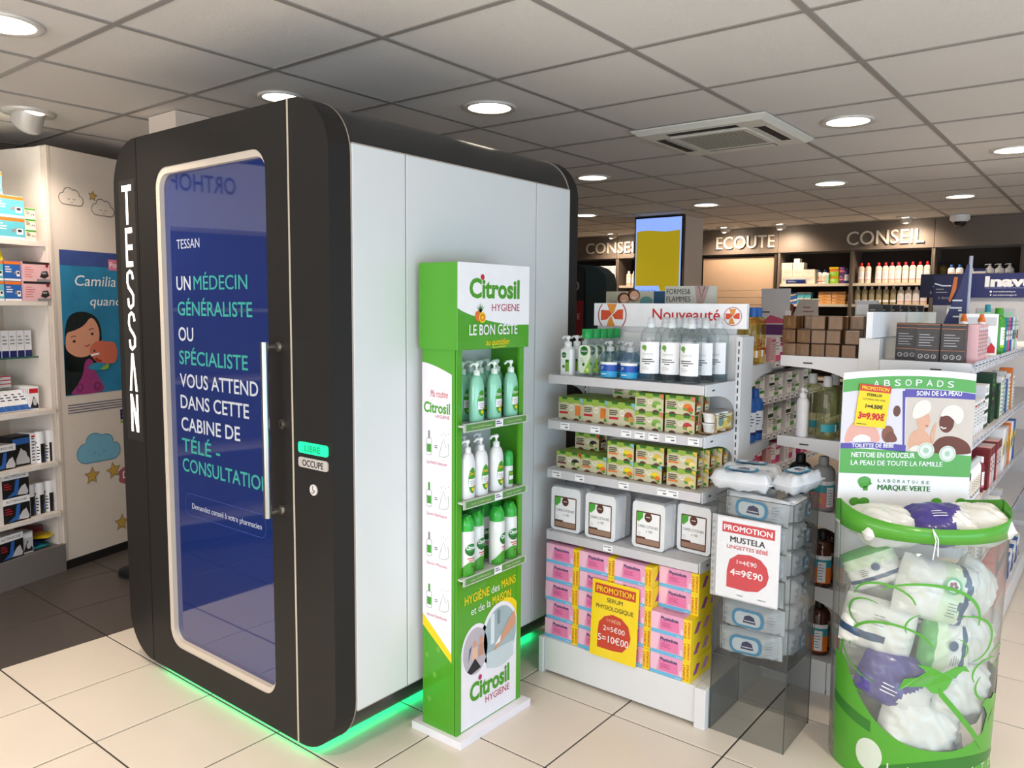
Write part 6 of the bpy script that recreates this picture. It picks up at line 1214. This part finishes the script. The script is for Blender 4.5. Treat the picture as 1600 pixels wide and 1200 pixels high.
ls((carton, .085, .05, .145, 'char', 'orange', 'lgrey', 'top'), -.073, .20, 1.733, 'dark carton with orange top at right of the top shelf', 'carton', None)
for k in range(2):
    ls((carton, .09, .10, .098, 'aqua', 'orange', 'white', 'device'), -.297, .06, 1.43+.0985*k, f'small aqua carton on the second left shelf, {("lower", "upper")[k]}', 'carton', 'small aqua cartons')
    ls((carton, .085, .10, .098, 'blue', 'orange', 'white', 'device'), -.206, .06, 1.43+.0985*k, f'blue carton with orange strip on second left shelf, {("lower", "upper")[k]}', 'carton', 'blue device cartons')
    ls((carton, .145, .12, .098, 'rose', 'dred', 'salmon', 'meter'), -.086, .06, 1.43+.0985*k, f'pale carton with black blood pressure monitor, {("lower", "upper")[k]}', 'carton', 'monitor cartons', rz=.0)
yt = thing('yellow_card', 'yellow display card at the left picture edge on the second shelf', 'sign', AL(-.285, .04, 1.627), ARZ); b = MB(); b.prism([(-.06, 0), (.06, 0), (.025, .12), (-.06, .12)], 0, .004, YEL); b.build('card', yt); b = MB(); p = Print.flat(b, (0, -.0004, 0), (1, 0, 0), (0, 0, 1)); p.ell(.005, .05, .02, .025, ORANGE, 1); b.build('print', yt)
for i in range(7): ls((carton, .036, .05, .135, 'white', 'navy', 'grey', 'bot'), -.285+.041*i-.04, .12, 1.145, f'slim white thermometer pack on the glass shelf, {ORD[i]} from left', 'pack', 'slim white thermometer packs')
for i in range(3): ls((carton, .10, .12, .018, 'lgrey', 'red', 'navy', 'top'), -.20, .20, .992+.019*i, f'flat grey pack on the low glass tray, {ORD[i]} up', 'pack', 'flat grey packs')
for i in range(8): ls((carton, .05, .008, .12, 'white', 'red', 'char', 'pic'), -.10+.004*i, .05+.02*i, .872, f'hanging white blister card on the third left shelf, {ORD[i]} from front', 'blister pack', 'white blister cards', rz=-.15)
for i in range(7): ls((carton, .035, .02, .13, 'white', 'blue', 'navy', 'bot'), -.34+.036*i, .05, .873, f'leaning white and blue thermometer pack, {ORD[i]} from left', 'thermometer pack', 'leaning thermometer packs', rx=-.75, ry=0)
def acti(): 
    r = root('gel_pack_box'); b = MB(); b.box(-.07, -.05, 0, .07, .05, .125, mat('#c9c5c2', .45)); b.build('box', r); b = MB(); p = Print.flat(b, (0, -.0503, 0), (1, 0, 0), (0, 0, 1)); p.rect(-.07, 0, .07, .092, pal('black'), 1); p.rect(-.07, .092, .07, .125, PAPER, 1); p.text('ACTIPOCHE', -.055, .102, .013, INK, 2, w=.11); p.poly([(.0, .01), (.03, .05), (.05, .06), (.065, .02), (.06, .005)], pal('lgrey'), 2); p.poly([(-.05, .005), (-.01, .03), (.0, .085), (.02, .09), (.01, .01)], pal('blue'), 2); p.lines(-.06, .07, .04, 3, .012, .004, RED, 3); b.build('label', r); return r
def can2():
    r = root('spray_can'); b = MB(); b.lathe([(.022, 0), (.024, .003), (.024, .112), (.022, .118)], pal('black'), 16); b.build('can', r); b = MB(); b.lathe([(.0245, .112), (.0245, .158), (.023, .163)], PAPER, 16); b.build('cap', r)
    b = MB(); p = Print.cyl(b, .024); p.rect(-.03, .10, .03, .112, PAPER, 1); p.rect(-.034, .0, -.012, .10, PAPER, 1); p.lines(-.03, .08, .015, 5, .016, .006, INK, 2); p.poly([(.002, .002), (.022, .02), (.016, .06), (.006, .05)], pal('blue'), 2); b.build('label', r); return r
for i, (s, v, z, q) in enumerate(((-.30, .07, .594, 'left on fourth shelf'), (-.255, .05, .328, 'lower on fifth shelf'), (-.255, .05, .4535, 'upper on fifth shelf'), (-.30, .05, .146, 'on the plinth'), (-.475, .07, .594, 'cut by the picture edge on fourth shelf'))): ls(acti, s, v, z, f'black and white gel pack box {q}', 'box', 'gel pack boxes', rz=(.1, 0, 0, .12, .1)[i])
ls((carton, .11, .09, .155, 'black', 'blue', 'lgrey', 'pic'), -.190, .09, .594, 'tall black carton with blue patch on the fourth left shelf', 'carton', None, rz=.12); ls((carton, .025, .09, .16, 'white', 'red', 'char', 'lines'), -.117, .09, .594, 'narrow white carton beside the tall black carton', 'carton', None)
for i in range(2): ls(can2, -.078+.0495*i, .05, .594, f'black spray can with white cap on the fourth left shelf, {("left", "right")[i]}', 'spray can', 'black spray cans with white caps')
for i in range(3): ls(can2, -.150+.054*i, .05, .328, f'black spray can with white cap on the fifth left shelf, {ORD[i]} from left', 'spray can', 'black spray cans with white caps')
ls((carton, .06, .08, .11, 'lgrey', 'white', 'char', 'pic'), -.194, .06, .146, 'grey carton next to the gel pack box on the plinth', 'carton', None)
for i, (c, s, z) in enumerate((('dred', -.125, .236), ('ochre', -.12, .213), ('teal', -.12, .147), ('navy', -.11, .169), ('yellow', -.085, .191))):
    b = MB(); b.pillow(.13, .16, .016, pal(c), 6, 5, seed=i, wr=.003); o = b.build('hot_water_pouch'); o.location = AL(s, .10+.02*(i % 2), z+(.0 if i else .0)); o.rotation_euler = (.0, 0, ARZ+.3*i-.6); tag(o, f'{("dark red", "ochre", "teal", "navy", "yellow")[i]} soft pouch in the bottom pile of the left shelf', 'pouch', None)
# next bay to the left with the sign that is mirrored in the booth door
l2 = thing('wall_shelf', 'cream wall shelf bay with a lettered fascia beyond the left edge', 'shelf', AO, ARZ)
b = MB(); b.box(-2.2, 0, 1.84, -1.01, .36, 2.21, mat('#d6cec6', .5)); b.build('fascia', l2); b = MB(); b.box(-2.2, .30, 0, -1.01, .36, 1.84, mat('#4a3f3a', .6)); b.build('back_panel', l2)
for z in (.2, .6, 1.0, 1.4): b = MB(); b.box(-2.2, .02, z-.02, -1.01, .30, z, mat('#8a8078', .5)); b.build('shelf', l2)
b = MB(); p = Print.flat(b, (0, -.0006, 0), (1, 0, 0), (0, 0, 1)); p.text('ORTHOPÉDIE', -1.385, 2.035, .095, mat('#3a3a48', .5), 1, w=.515, bold=.01); b.build('lettering', l2)
# boot peeping out behind the booth
bt = thing('boot', 'black boot peeping out behind the left booth edge on the dark floor', 'shoe', (-3.955, 1.915, 0), -1.35)
b = MB(); b.lathe([(.042, 0), (.046, .012), (.045, .03), (.03, .05), (.012, .06)], BLACK, 14, sx=1, sy=2.2, cy=-.05); b.lathe([(.04, .02), (.042, .10), (.045, .20)], BLACK, 14, cy=.03, sy=1.2); b.build('upper', bt)
b = MB(); b.lathe([(.047, 0), (.048, .012)], mat('#1f1c18', .7), 14, sx=1, sy=2.2, cy=-.05); b.build('sole', bt)
